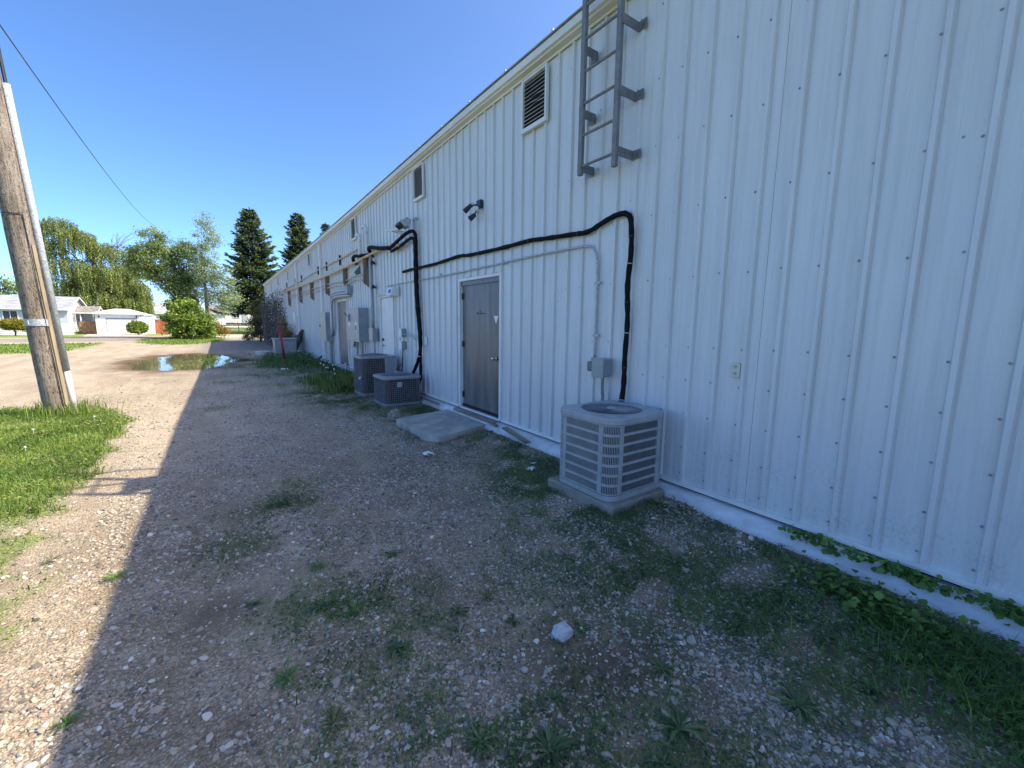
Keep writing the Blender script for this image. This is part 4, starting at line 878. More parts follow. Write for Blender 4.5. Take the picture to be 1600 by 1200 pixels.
# bundle of weathered stuff leaning on the wall
o = thing('leaning_bundle', 'weathered brown bundle of scrap wood and tarp leaning on the white wall', 'scrap', (3.0, 22.3, 0))
for k in range(7):
    r_ = random.Random(k); y_ = 21.5 + k * .24; b = MB(); p = [(3.25, y_, 1.15 - .05 * k + r_.uniform(-.1, .1)), (3.12 + r_.uniform(-.05, .05), y_ + .1, .8), (2.95, y_ + r_.uniform(-.1, .2), .4), (2.82 + r_.uniform(-.1, .1), y_, 0)]
    b.tube(p, [.06, .10, .09, .12], 7); b.build('bundle_piece', M['fabric'] if k % 2 else M['bark2'], o)
# generator-like box, basin, red post near the far end
o = thing('utility_cabinet', 'grey ground cabinet standing off the wall behind the red post', 'cabinet', (2.3, 20.9, 0))
b = MB(); b.box(1.98, 2.80, 20.4, 21.2, 0, .82, bev=.015); b.build('body', M['acgrey2'], o)
b = MB(); b.box(1.94, 2.84, 20.36, 21.24, .821, .87, bev=.01); b.build('lid', M['acgrey'], o)
MB().cyl((2.25, 20.398, .45), (2.25, 20.385, .45), .035, 10).build('badge', M['paper'], o)
b = MB(); b.tube([(1.82, 23.4, 0), (1.82, 23.4, .16)], [.36, .44], 20); b.build('basin', M['pvc']).name = 'basin'
tag(bpy.data.objects['basin'], 'low white basin on the gravel beside the grey ground cabinet', 'basin')
o = thing('red_post', 'slim leaning red steel post standing in the weeds by the far cabinet', 'post', (2.02, 18.1, 0))
b = MB(); b.tube([(2.07, 18.1, 0), (1.93, 18.15, 1.36)], .048, 12); b.build('post', M['red'], o, smooth=True)
b = MB(); b.tube([(1.925, 18.15, 1.36), (1.923, 18.15, 1.42)], [.052, .03], 12); b.build('cap', M['red'], o); MB().box(1.86, 1.93, 18.12, 18.20, 1.16, 1.30).build('sign_plate', M['red'], o)
# wooden fence stub by the end
o = thing('wooden_screen', 'narrow tan wooden screen against the far wall behind the grey cabinet', 'screen', (3.1, 27.5, 0))
for k in range(3): b = MB(); b.box(2.88 + k * .14, 3.0 + k * .14, 27.5, 27.53, 0, 2.15 - .2 * k); b.build('board', mat('tan_board', (.34, .22, .10), .8, var=.2), o)

# slab, lumber, rocks, scraps
b = MB(); pts = [(2.26, 6.48), (2.33, 6.52), (3.24, 6.62), (3.26, 5.32), (2.52, 5.14), (2.38, 5.14), (2.24, 5.40)]
top = [(px, py, .075 + .03 * (px - 2.3)) for px, py in pts]; bot = [(px, py, -.05) for px, py in pts]; n = len(pts)
b.add(top + bot, [tuple(range(n))[::-1], *[(i, (i + 1) % n, n + (i + 1) % n, n + i) for i in range(n)]])
tag(b.build('concrete_step', mat('worn_step_concrete', (.43, .41, .36), .9, var=.16, vs=5, bump=.6, bs=60)), 'low worn concrete slab lying in front of the grey steel door', 'step')
def plank(label, p, q, w, t, m=M['wood_old']):
    p, q = Vector(p), Vector(q); d = (q - p).normalized(); s = d.cross(Vector((0, 0, 1))).normalized() * w / 2
    b = MB(); b.prism([p - s, p + s, q + s, q - s], (0, 0, t)); return tag(b.build('plank', m), label, 'plank')
plank('grey weathered plank lying along the foundation right of the steel door', (3.20, 4.75, .165), (3.12, 4.10, .12), .09, .02)
plank('grey sill timber under the closed steel door', (3.29, 6.42, .125), (3.29, 5.15, .13), .07, .045)
plank('short splintered board end at the right foot of the steel door', (3.25, 5.28, .145), (3.22, 4.98, .13), .05, .03)
plank('dark timber lying along the foundation left of the steel door', (3.27, 8.2, .13), (3.2, 6.9, .14), .05, .03)
def rock(label, x, y, r, sc, m, seed):
    rd = random.Random(seed); b = MB(); b.ball((x, y, gh(x, y) + r * sc[2] * .55), r, 9, 7, sc, .13, rd)
    return tag(b.build('rock', m), label, 'rock')
rock('pale white fist sized rock alone on the gravel in the foreground', 1.37, 1.48, .058, (1.05, .85, .75), M['rock'], 3)
rock('round tan rock between the squat air conditioner and the concrete step', 2.33, 6.72, .115, (1, .9, 1.1), M['rock2'], 5)
rock('flat grey rock in the grass in front of the far dandelions', 2.05, 13.4, .22, (1.3, 1, .35), M['rock2'], 8)
def scrap(label, x, y, s, seed):
    rd = random.Random(seed); n = 6; vs = []; z = gh(x, y)
    for i in range(n):
        for j in range(n): vs.append((x + (i / (n - 1) - .5) * s * (1 + rd.uniform(-.2, .2)), y + (j / (n - 1) - .5) * s * .7 * (1 + rd.uniform(-.2, .2)), z + .02 + rd.uniform(0, s * .35)))
    b = MB(); b.add(vs, [(i * n + j, (i + 1) * n + j, (i + 1) * n + j + 1, i * n + j + 1) for i in range(n - 1) for j in range(n - 1) if rd.random() > .12])
    return tag(b.build('paper_scrap', M['paper']), label, 'litter')
scrap('crumpled white paper scrap in the grass left of the near air conditioner', 2.72, 3.50, .10, 2)
scrap('small white paper bit just behind the larger crumpled scrap', 2.84, 3.62, .05, 4)
scrap('torn flattened white scrap on the gravel short of the concrete step', 2.02, 4.65, .14, 6)
scrap('white litter lying in the far grass near the red post', 1.75, 15.6, .2, 9)

# ------------------------------------------------------------------ utility pole and wire
pl = thing('utility_pole', 'weathered leaning wooden utility pole with galvanised cable guard, on the grass at left', 'utility pole', (-2.3, 10.0, 0))
base = Vector((-2.27, 10.0, -.1)); tip = Vector((-2.68, 10.05, 8.6)); ax = (tip - base).normalized()
b = MB(); vs = []; rows_, n = 60, 28
for i in range(rows_ + 1):
    c = base.lerp(tip, i / rows_); R_ = .166 - .028 * i / rows_
    for k in range(n):
        a = 2 * PI * k / n; w = R_ * (1 + .03 * math.sin(3 * a + .4) + .012 * math.sin(11 * a + i * .05))
        w += (float(vnoise(k * 1.7, i * .35, 1, 61)) - .5) * .008
        if k in (9, 17): w -= .014          # drying cracks
        vs.append((c.x + w * math.cos(a), c.y + w * math.sin(a), c.z))
b.add(vs, [(i * n + k, i * n + (k + 1) % n, (i + 1) * n + (k + 1) % n, (i + 1) * n + k) for i in range(rows_) for k in range(n)] + [tuple(range(rows_ * n, rows_ * n + n))])
b.build('pole_shaft', M['pole'], pl, smooth=True)
def on_pole(z, ang, r): t = (z - base.z) / (tip.z - base.z); c = base.lerp(tip, t); return Vector((c.x + r * math.cos(ang), c.y + r * math.sin(ang), z))
av = math.radians(-58)      # direction from the pole towards the camera side
b = MB(); zz = np.linspace(-.02, 2.75, 30); b.tube([on_pole(z, math.radians(-32), .160 - .003 * z) for z in zz], [.031 + .002 * math.sin(i) for i in range(30)], 6); b.build('wood_moulding', M['polestrip'], pl)
b = MB(); b.tube([on_pole(z, math.radians(-52), .176 - .003 * z) for z in np.linspace(0, 3.2, 16)], .006, 5); b.tube([on_pole(3.2, math.radians(a), .168) for a in range(-52, -150, -12)], .006, 5); b.build('ground_wire', M['blackpl'], pl)
b = MB(); b.tube([on_pole(z, math.radians(2), .200 - .003 * z) for z in (.75, 3, 5.10)], .047, 12); b.build('cable_guard', M['galv'], pl, smooth=True)
b = MB(); b.tube([on_pole(z, math.radians(2), .200) for z in (-.05, .4, .76)], .042, 12); b.build('plastic_pipe', M['pvc'], pl, smooth=True)
b = MB(); b.tube([on_pole(z, math.radians(2), .200 - .003 * z) for z in (5.1, 5.4, 6.2, 8.2)], .022, 8); b.build('riser_cable', M['blackpl'], pl)
for z in (1.55,):
    b = MB(); vs = []; n = 17
    for i, zq in enumerate((z - .055, z + .055)):
        for k in range(n): p = on_pole(zq, math.radians(-42 - 100 * k / (n - 1)), .174); vs.append(tuple(p))
    for i, zq in enumerate((z - .055, z + .055)):
        for k in range(n): p = on_pole(zq, math.radians(-42 - 100 * k / (n - 1)), .165); vs.append(tuple(p))
    b.add(vs, [(k, k + 1, n + k + 1, n + k) for k in range(n - 1)] + [(2 * n + k + 1, 2 * n + k, 3 * n + k, 3 * n + k + 1) for k in range(n - 1)])
    tb = b.build('tag_band', M['galv'], pl)
    MB().prism([tuple(on_pole(z + .035, math.radians(-62), .177)), tuple(on_pole(z - .03, math.radians(-62), .177)), tuple(on_pole(z - .035, math.radians(-118), .177)), tuple(on_pole(z + .03, math.radians(-118), .177))], tuple(Vector((math.cos(av), math.sin(av), 0)) * .003)).build('tag', M['paper'], tb)
b = MB(); b.tube([on_pole(8.0, math.radians(90), 0) + Vector((-1.1, .1, 0)), on_pole(8.0, 0, 0) + Vector((1.1, -.1, 0))], .055, 4); b.build('crossarm', M['pole'], pl)
b = MB(); p0 = Vector((-2.60, 10.1, 6.50)); p1 = Vector((-3.6, 47.3, 9.35)); pts = []
for t in np.linspace(0, 1, 40): q = p0.lerp(p1, t); q.z -= .9 * 4 * t * (1 - t) * .6; pts.append(q)
tag(b.tube(pts, .011, 5).build('overhead_wire', M['blackpl']), 'thin black overhead wire running from the pole away to the trees', 'wire')

# ------------------------------------------------------------------ houses across the street
def lap_wall(b, p, q, z0, z1, step, out, t=.02):
    """horizontal lap boards between points p and q"""
    z = z0
    while z < z1 - 1e-3:
        zt = min(z + step, z1); a0 = Vector((p[0], p[1], z)); a1 = Vector((q[0], q[1], z)); o_ = Vector((out[0], out[1], 0)) * t
        b.add([a0 + o_, a1 + o_, a1 + Vector((0, 0, zt - z)), a0 + Vector((0, 0, zt - z)), a0, a1], [(0, 1, 2, 3), (4, 5, 1, 0)]); z = zt
def window(parent, x0, x1, y, z0, z1, fm=M['hwhite'], face='y'):
    b = MB(); f = .05
    def bx(u0, u1, w0, w1, d0, d1):
        if face == 'y': b.box(u0, u1, y - d1, y - d0, w0, w1)
        else: b.box(y + d0, y + d1, u0, u1, w0, w1)
    bx(x0 - f, x0, z0 - f, z1 + f, 0, .06); bx(x1, x1 + f, z0 - f, z1 + f, 0, .06); bx(x0, x1, z0 - f, z0, 0, .055); bx(x0, x1, z1, z1 + f, 0, .055); bx((x0 + x1) / 2 - .02, (x0 + x1) / 2 + .02, z0, z1, .005, .05)
    w = b.build('window', fm, parent); b = MB()
    bx(x0, x1, z0, z1, .004, .02); b.build('pane', M['glass'], w)
def shingle_roof(parent, x0, x1, y0, y1, ze, zr, m, name='roof', over=.35):
    b = MB(); ym = (y0 + y1) / 2; n = 9; xa, xb = x0 - over, x1 + over
    for s, ye in ((-1, y0 - over), (1, y1 + over)):
        for i in range(n):
            t0, t1 = i / n, (i + 1) / n; ya, yb = ye + (ym - ye) * t0, ye + (ym - ye) * t1; za, zb = ze + (zr - ze) * t0, ze + (zr - ze) * t1
            b.add([(xa, ya, za + .025), (xb, ya, za + .025), (xb, yb, zb + .005), (xa, yb, zb + .005), (xa, ya, za - .0), (xb, ya, za - .0)], [(0, 1, 2, 3), (4, 5, 1, 0)])
    r = b.build(name, m, parent)
    b = MB()
    for xx in (xa, xb - .04):
        for ye in (y0 - over, y1 + over): b.prism([(xx, ye, ze - .10), (xx, ye, ze + .02), (xx, ym, zr + .02), (xx, ym, zr - .10)], (.04, 0, 0))
    b.box(xa + .04, xb - .04, y0 - over, y0 - over + .03, ze - .10, ze); b.build('roof_trim', M['hwhite'], r); return r
h = thing('house', 'low white house, eave shade painted blue grey on its front, with grey shingle roof, left of the garage', 'house', (-18, 64, 0))
b = MB(); b.add([(-26, 60, 0), (-12.1, 60, 0), (-12.1, 68, 0), (-26, 68, 0), (-26, 60, 2.5), (-12.1, 60, 2.5), (-12.1, 68, 2.5), (-26, 68, 2.5)], [(0, 1, 5, 4), (2, 3, 7, 6), (3, 0, 4, 7)]); b.build('wall', M['hwall'], h)  # front's blue grey puts the shade under the eave into the wall colour
b = MB(); lap_wall(b, (-26, 60), (-12.1, 60), 0, 1.15, .16, (0, -1), .03); b.build('wall', M['hwhite'], h)
b = MB(); lap_wall(b, (-12.1, 60), (-12.1, 68), 0, 2.5, .2, (1, 0), .03); b.add([(-12.1, 60, 2.5), (-12.1, 68, 2.5), (-12.1, 64, 3.85)], [(0, 1, 2)]); b.build('gable_wall', M['hwhite'], h)
shingle_roof(h, -26, -12.1, 60, 68, 2.5, 3.88, M['shingle'])
window(h, -16.3, -15.4, 60, 1.25, 2.25); window(h, -13.6, -12.9, 60, 1.15, 2.15); window(h, -19.3, -17.6, 60, 1.2, 2.3); window(h, 61.6, 62.7, -12.07, 1.2, 2.2, face='x')
MB().box(-14.95, -14.8, 59.93, 59.99, 1.16, 2.4).build('downspout', M['hwall'], h)
# porch between house and garage
p_ = thing('breezeway', 'small shingled breezeway with a little gable between house and garage', 'porch', (-10.9, 64, 0))
shingle_roof(p_, -12.0, -10.4, 63, 65.6, 2.25, 2.95, M['shingle2'], over=.15)
for xx in (-11.75, -10.75): MB().box(xx, xx + .1, 63, 63.1, 0, 2.2).build('post', M['hwhite'], p_)
MB().box(-12.05, -10.3, 65.4, 65.5, 0, 2.2).build('wall', M['hwhite'], p_)
g = thing('wooden_gate', 'brown wooden gate between the house and the garage', 'gate', (-11.0, 62.2, 0))
for i in range(9): MB().box(-11.75 + i * .165, -11.75 + i * .165 + .155, 62.2, 62.225, .08, 1.35 + .02 * (i % 2)).build('board', M['brownfence'], g)
b = MB(); b.box(-11.77, -10.25, 62.23, 62.27, .3, .42); b.box(-11.77, -10.25, 62.23, 62.27, 1.0, 1.1); b.build('rail', M['brownfence'], g)
g = thing('garage', 'white two car garage with low hipped roof and white overhead door', 'garage', (-8.3, 64, 0))
b = MB(); y0 = 61.0; X0, X1 = -10.25, -6.75; D0, D1, DZ = -9.45, -7.0, 1.72
for (pa, qa, za, zb) in (((X0, y0), (D0, y0), 0, DZ), ((D1, y0), (X1, y0), 0, DZ), ((X0, y0), (X1, y0), DZ, 2.2)): lap_wall(b, pa, qa, za, zb, .14, (0, -1), .02)
lap_wall(b, (X1, y0), (X1, 67), 0, 2.2, .14, (1, 0), .02); b.add([(X0, y0, 0), (X0, 67, 0), (X0, 67, 2.2), (X0, y0, 2.2), (X1, 67, 0), (X1, 67, 2.2)], [(0, 1, 2, 3), (1, 4, 5, 2)]); b.build('wall', M['hwhite'], g)
b = MB(); e = .25; b.add([(X0 - e, y0 - e, 2.22), (X1 + e, y0 - e, 2.22), (X1 + e, 67 + e, 2.22), (X0 - e, 67 + e, 2.22), (X0 + 1.2, 63.4, 2.72), (X1 - 1.2, 63.4, 2.72), (X1 - 1.2, 64.6, 2.72), (X0 + 1.2, 64.6, 2.72), (X0 - e, y0 - e, 2.10), (X1 + e, y0 - e, 2.10), (X1 + e, 67 + e, 2.10), (X0 - e, 67 + e, 2.10)],
  [(0, 1, 5, 4), (1, 2, 6, 5), (2, 3, 7, 6), (3, 0, 4, 7), (4, 5, 6, 7), (8, 9, 1, 0), (9, 10, 2, 1), (11, 8, 0, 3), (8, 11, 10, 9)]); b.build('roof', M['hwhite'], g)
for i in range(4):
    d = MB().box(D0 + .03, D1 - .03, y0 + .03, y0 + .06, .02 + i * .40, .02 + i * .40 + .385).build('door_section', M['hwhite'], g)
MB().box(D0, D1, y0 + .065, y0 + .10, 0, DZ).build('door_frame', M['steelgrey'], g)
for xx in (-9.95, -7.0): 
    b = MB(); b.box(xx - .05, xx + .05, y0 - .12, y0 - .025, 1.78, 1.95); b.build('lamp', M['blackpl'], g)
b = MB(); b.box(-6.72, -5.65, 61.6, 64, 0, 2.05); b.add([(-6.72, 61.5, 2.06), (-5.6, 61.5, 2.06), (-5.6, 64, 2.06), (-6.72, 64, 2.3)], [(0, 1, 2, 3)]); b.build('side_shed', M['hwhite'], g)
f = thing('red_fence', 'red stained board fence right of the garage', 'fence', (-4.6, 62, 0)); i = 0; xx = -5.6
while xx < -1.2: MB().box(xx, xx + .155, 62 + .01 * (i % 2), 62.03 + .01 * (i % 2), .05, 1.62 + random.uniform(-.02, .02)).build('board', M['redfence'], f); xx += .165; i += 1
b = MB(); b.box(-5.6, -1.2, 62.05, 62.1, .3, .4); b.box(-5.6, -1.2, 62.05, 62.1, 1.3, 1.4); b.build('rail', M['redfence'], f)
t = thing('mobile_home', 'white mobile home beyond the sunny lawn, seen under the spruce', 'house', (4.5, 77, 0))
b = MB(); b.prism([(1.1, 75, 1.35), (8.6, 75, 1.05), (8.6, 75, 2.95), (1.6, 75, 2.95), (1.2, 75, 2.4)], (0, 3.2, 0)); b.build('wall', M['hwhite'], t)
MB().box(1.4, 8.8, 74.9, 78.3, 2.955, 3.05).build('roof', M['hwhite'], t); MB().box(1.2, 8.6, 75.1, 78, .95, 1.2).build('skirt', M['board'], t)
window(t, 2.2, 2.9, 75, 2.0, 2.6); window(t, 4.6, 5.4, 75, 1.9, 2.6); MB().box(3.3, 4.0, 74.95, 74.99, 1.2, 2.75).build('door', M['hwall'], t)
f = thing('low_rail_fence', 'low brown rail fence in front of the white mobile home', 'fence', (4, 73, 0))
for xx in (.6, 2.6, 4.6, 6.6, 8.6): MB().box(xx, xx + .1, 73, 73.1, 0, 1.0).build('post', M['brownfence'], f)
for z in (.45, .82): MB().box(.6, 8.7, 72.96, 72.995, z, z + .13).build('rail', M['brownfence'], f)
h = thing('house', 'distant house with grey roof glimpsed between the birch and the leafy tree', 'house', (-6, 92, 0))
MB().box(-10, -2, 90, 96, 0, 2.6).build('wall', M['hwhite'], h); shingle_roof(h, -10, -2, 90, 96, 2.6, 4.3, M['shingle']); window(h, -7.5, -6.5, 90, 1.2, 2.2)
h = thing('house', 'distant white house behind the trunk of the leafy trees', 'house', (2, 100, 0))
MB().box(-1, 12, 100, 106, 0, 2.8).build('wall', M['hwhite'], h); shingle_roof(h, -1, 12, 100, 106, 2.8, 4.6, M['shingle2']); window(h, 2, 3, 100, 1.2, 2.2)

# ------------------------------------------------------------------ vegetation
def STUFF(fn): return lambda *a, **k: tag(fn(*a, **k), kind='stuff')
def blob_tree(name, label, cat, loc, trunk_h, trunk_r, blobs, nclump, nleaf, lsize, m, bark, spread=.45, aspect=.55, seed=0, limbs=14, droop=0, group=None, trunkpts=None, hollow=.35):
    R = np.random.default_rng(seed); x, y, z = loc
    o = thing(name, label, cat, loc, group)
    vol = np.array([b_[3] * b_[4] * b_[5] for b_ in blobs]) ** .8; vol /= vol.sum()
    which = R.choice(len(blobs), nclump, p=vol); B = np.array(blobs)[which]
    d = unit(R.normal(size=(nclump, 3))); rad = R.uniform(hollow, 1, nclump)[:, None] ** .6 * R.uniform(.85, 1.12, (nclump, 1))
    C = B[:, :3] + d * rad * B[:, 3:6]
    T = MB(); tp = trunkpts or [(0, 0, 0), (.05, .02, trunk_h * .5), (0, 0, trunk_h)]
    T.tube([(x + a, y + b_, z + c) for a, b_, c in tp], [trunk_r * (1.25 - i * .55 / (len(tp) - 1)) for i in range(len(tp))], 9)
    T.build('trunk', bark, o, smooth=True)
    L = MB(); top = Vector((x + tp[-1][0], y + tp[-1][1], z + tp[-1][2]))
    for i in R.choice(nclump, min(limbs, nclump), replace=False):
        e = Vector((x + C[i][0], y + C[i][1], z + C[i][2])); s = Vector((x, y, z + trunk_h * R.uniform(.35, .95))) ; md = s.lerp(e, .5) + Vector((0, 0, .12 * (e - s).length))
        L.tube([s, md, e], [trunk_r * .38, trunk_r * .2, trunk_r * .06], 5, caps=False)
    L.build('limb', bark, o)
    k = max(1, nleaf // nclump)
    cs = R.uniform(.5, 1.3, (nclump, 1, 1)) * spread
    P = C[:, None, :] + R.normal(size=(nclump, k, 3)) * cs * np.array([1, 1, .65])
    cv = np.clip(R.normal(.5, .2, (nclump, 1)) + R.normal(0, .15, (nclump, k)), 0, 1).ravel()
    P = P.reshape(-1, 3) + np.array([x, y, z]); P = P[:, :]; ok = P[:, 2] > z + .1
    dv = None
    if droop: dv = np.broadcast_to(np.array([0, 0, -1.]), P.shape) * droop + R.normal(size=P.shape) * .5
    V, F, A = leaves(P[ok], lsize, aspect, None if dv is None else dv[ok], cv[ok], R)
    fastmesh('crown', V, F, m, A, o, loc); return o
def gzz(x, y): return gh(x, y)
# weeping birch: hanging strands from arching limbs
def weeping(loc, label, seed):
    R = np.random.default_rng(seed); x, y, z = loc; o = thing('weeping_birch', label, 'tree', loc)
    T = MB(); T.tube([(x, y, z), (x + .3, y, z + 3), (x - .3, y, z + 7), (x - .8, y, z + 12)], [.5, .4, .25, .08], 9); T.build('trunk', M['bark'], o, smooth=True)
    tops = []; L = MB()
    # (x offset, top z, half width)
    masses = [(-3.4, 13.8, 1.8), (-1.6, 12.4, 1.9), (-4.4, 11.2, 1.6), (.6, 11.2, 1.9), (-2.6, 9.0, 2.4), (2.0, 8.6, 1.8), (0, 8.2, 2.2), (3.2, 6.6, 1.5), (3.7, 5.4, 1.1), (2.0, 5.6, 1.9), (-3.5, 6.0, 2.4), (-.5, 5.2, 2.4), (2.8, 4.4, 1.8), (4.1, 4.2, .7), (3.4, 6.3, 1.0), (-4.5, 4.0, 2.2), (1.5, 7.2, 1.8), (-1.8, 7.2, 2.2), (3, 9.6, .9)]
    PP = []; DD = []; AA = []
    for (mx, mz, hw) in masses:
        c = Vector((x + mx, y + R.uniform(-1.5, 1.5), z + mz)); s = Vector((x - .1, y, z + max(1.5, mz * .55)))
        L.tube([s, s.lerp(c, .55) + Vector((0, 0, .6)), c], [.14, .08, .03], 5, caps=False)
        ns = int(74 * hw)
        for i in range(ns):
            a = R.uniform(0, 2 * PI); rr = hw * math.sqrt(R.uniform(0, 1)); sx, sy = c.x + rr * math.cos(a), c.y + rr * math.sin(a) * 1.1
            sz = c.z - .45 * rr * rr / hw + R.uniform(-.25, .25); ln = R.uniform(1.0, 3.0); k = int(ln * 19)
            t = np.linspace(0, 1, k); sway = R.normal(0, .12, 2); tone = np.clip(R.normal(.5, .25), 0, 1)
            PP.append(np.stack([sx + sway[0] * t + R.normal(0, .05, k), sy + sway[1] * t + R.normal(0, .05, k), np.maximum(sz - t * ln, z + .6)], 1))
            AA.append(np.clip(tone + R.normal(0, .12, k), 0, 1))
    L.build('limb', M['bark'], o)
    P = np.concatenate(PP); A = np.concatenate(AA); D = np.broadcast_to(np.array([0, 0, -1.]), P.shape) + R.normal(size=P.shape) * .45
    V, F, A = leaves(P, .18, .55, D, A, R); fastmesh('crown', V, F, M['birch'], A, o, loc)
    # bare twiggy top at the right
    b = MB()
    for i in range(13):
        s = Vector((x + 1.6 + R.uniform(-.6, .6), y, z + 10.6)); e = s + Vector((R.uniform(-.6, 2.2), R.uniform(-.6, .6), R.uniform(.3, 2.6))); b.tube([s, s.lerp(e, .5) + Vector((0, 0, .3)), e, e + Vector((.3, 0, -R.uniform(.3, 1.1)))], [.035, .025, .018, .01], 4, caps=False)
    b.build('bare_twigs', M['twig'], o)
weeping((-11.6, 75, 0), 'tall weeping birch with hanging olive green strands behind the left house', 4)
blob_tree('leafy_tree', 'round green leafy tree behind the big shrub, left of the silvery one', 'tree', (-2.1, 48.2, 0), 4.2, .20,
          [(-2.0, 0, 6.6, 1.6, 1.5, 1.6), (-.9, 0, 7.9, 1.5, 1.3, 1.2), (.4, 0, 7.2, 1.2, 1.3, 1.4), (-3.1, 0, 6.4, 1.0, 1.0, 1.1), (-.9, 0, 5.2, 1.5, 1.4, 1.2), (-.2, 0, 4.0, 1.2, 1.1, 1.0), (-.0, 0, 4.9, 1.4, 1.3, 1.2), (-1.9, 0, 8.6, 1.2, .8, .8), (-2.4, 0, 5.6, 1.0, 1.0, .7), (.9, 0, 5.6, 1.0, 1, 1.1)], 330, 31000, .145, M['ash'], M['bark'], .27, seed=11, limbs=26)
blob_tree('leafy_tree', 'slender silvery green poplar right of the round leafy tree', 'tree', (-.6, 46.6, 0), 7.5, .13,
          [(.3, 0, 9.9, .6, .6, .9), (.4, 0, 8.6, .95, .8, 1.0), (.1, 0, 7.2, 1.2, .9, 1.1), (.9, 0, 6.2, 1.1, .9, 1.0), (.1, 0, 5.5, 1.1, 1.0, 1.0), (1.3, 0, 4.8, 1.1, .9, 1.0), (.6, 0, 3.8, 1.3, 1.0, .9), (1.8, 0, 3.6, .9, .8, .7), (1.2, 0, 2.8, .7, .8, .6)], 230, 14000, .125, M['poplar'], M['bark'], .27, seed=12, limbs=20)
blob_tree('big_shrub', 'large bright green leafy shrub at the foot of the round tree', 'shrub', (-2.0, 44.4, 0), 1.0, .07,
          [(-.45, 0, 1.6, .95, 1.1, 1.1), (.4, 0, 1.7, 1.0, 1.1, 1.2), (1.2, 0, 1.1, .8, .9, .9), (-.7, 0, .8, .55, .8, .7), (.3, -.3, .8, 1.3, .9, .7), (0, 0, 2.7, .8, .9, .6)], 240, 13000, .18, M['shrub'], M['bark2'], .20, .6, 13, 16, hollow=.6)
blob_tree('low_shrub', 'dark round bush at the left foot of the leafy trees', 'shrub', (-2.95, 47.6, 0), .8, .06, [(.3, 0, 2.7, .7, .9, .7), (.6, 0, 1.7, .55, .8, .9), (.9, 0, 3.3, .9, .8, .6)], 60, 3500, .2, M['ash'], M['bark2'], .22, .6, 14, 8)
def spruce(loc, h, r, label, seed, dens=1.0):
    R = np.random.default_rng(seed); x, y, z = loc; o = thing('spruce_tree', label, 'tree', loc, 'spruce trees beyond the building')
    MB().tube([(x, y, z), (x, y, z + h * .5), (x, y, z + h)], [r * .09, r * .055, .02], 8).build('trunk', M['bark2'], o, smooth=True)
    PP = []; DD = []; AA = []; L = MB(); zz = h * .19
    while zz < h * .985:
        t = zz / h; rr = r * (1 - t) ** .72 * R.uniform(.78, 1.2) + .12; nb = int(8 + 4 * (1 - t))
        a0 = R.uniform(0, 2 * PI)
        for k in range(nb):
            a = a0 + 2 * PI * k / nb + R.normal(0, .16); ln = rr * R.uniform(.62, 1.15)
            if R.uniform() < .06: continue
            n = max(10, int(ln * 46 * dens)); s = R.uniform(.12, 1, n) ** .75; dz = -.35 * ln * s * (1 - t) + .28 * ln * s ** 3 + .0
            width = .34 * ln * (1 - s * .7) + .07
            side = R.normal(0, .5, n) * width
            px = x + ln * s * math.cos(a) - side * math.sin(a); py = y + ln * s * math.sin(a) + side * math.cos(a); pz = z + zz + dz - np.abs(R.normal(0, .07, n)) - .12 * np.abs(side)
            PP.append(np.stack([px, py, pz], 1)); dirs = np.stack([math.cos(a) - side * .9 * math.sin(a), math.sin(a) + side * .9 * math.cos(a), np.full(n, -.15) + .5 * s], 1); DD.append(dirs)
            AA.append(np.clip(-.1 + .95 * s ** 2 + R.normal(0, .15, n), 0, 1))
            L.tube([(x, y, z + zz), (x + ln * .5 * math.cos(a), y + ln * .5 * math.sin(a), z + zz - .16 * ln * (1 - t)), (x + ln * .9 * math.cos(a), y + ln * .9 * math.sin(a), z + zz - .1 * ln)], [.035, .022, .01], 3, caps=False)
        zz += h * .021 * R.uniform(.8, 1.25) * (1.15 - .35 * t)
    L.build('branch', M['bark2'], o)
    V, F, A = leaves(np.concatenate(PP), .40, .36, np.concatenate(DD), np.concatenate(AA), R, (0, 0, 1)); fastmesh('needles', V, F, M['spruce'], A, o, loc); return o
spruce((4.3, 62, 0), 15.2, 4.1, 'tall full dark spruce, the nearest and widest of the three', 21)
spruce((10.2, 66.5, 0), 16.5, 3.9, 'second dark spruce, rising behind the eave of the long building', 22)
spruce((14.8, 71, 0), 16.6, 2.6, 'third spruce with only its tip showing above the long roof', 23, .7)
blob_tree('far_tree', 'dark distant tree at the left edge behind the house', 'tree', (-24.5, 92, 0), 3, .3, [(0, 0, 5, 3, 2, 2.2), (3, 0, 4.6, 2.4, 2, 2), (-3, 0, 5, 3, 2, 2)], 120, 5200, .32, M['ash'], M['bark'], .5, .6, 31, 8)
for (bx, by, s, lb, sd) in ((6.5, 92, 2.6, 'dark tree in the gap behind the white trailer', 33), (12, 90, 3, 'distant tree hidden low behind the spruces', 35)):
    blob_tree('far_tree', lb, 'tree', (bx, by, 0), 3, .3, [(0, 0, s * 1.5, s, s, s), (s, 0, s * 1.2, s, s, s * .8), (-s, 0, s * 1.2, s, s, s * .8)], 90, 3600, .36, M['ash'], M['bark'], .5, .6, sd, 8)
blob_tree('round_shrub', 'clipped round green shrub in front of the garage', 'shrub', (-6.75, 58.5, 0), .5, .05, [(0, 0, .78, .78, .7, .66), (-.3, 0, .7, .55, .6, .5), (.35, 0, .75, .5, .6, .5)], 260, 9000, .10, M['shrub'], M['bark2'], .07, .7, 41, 8, hollow=.75)
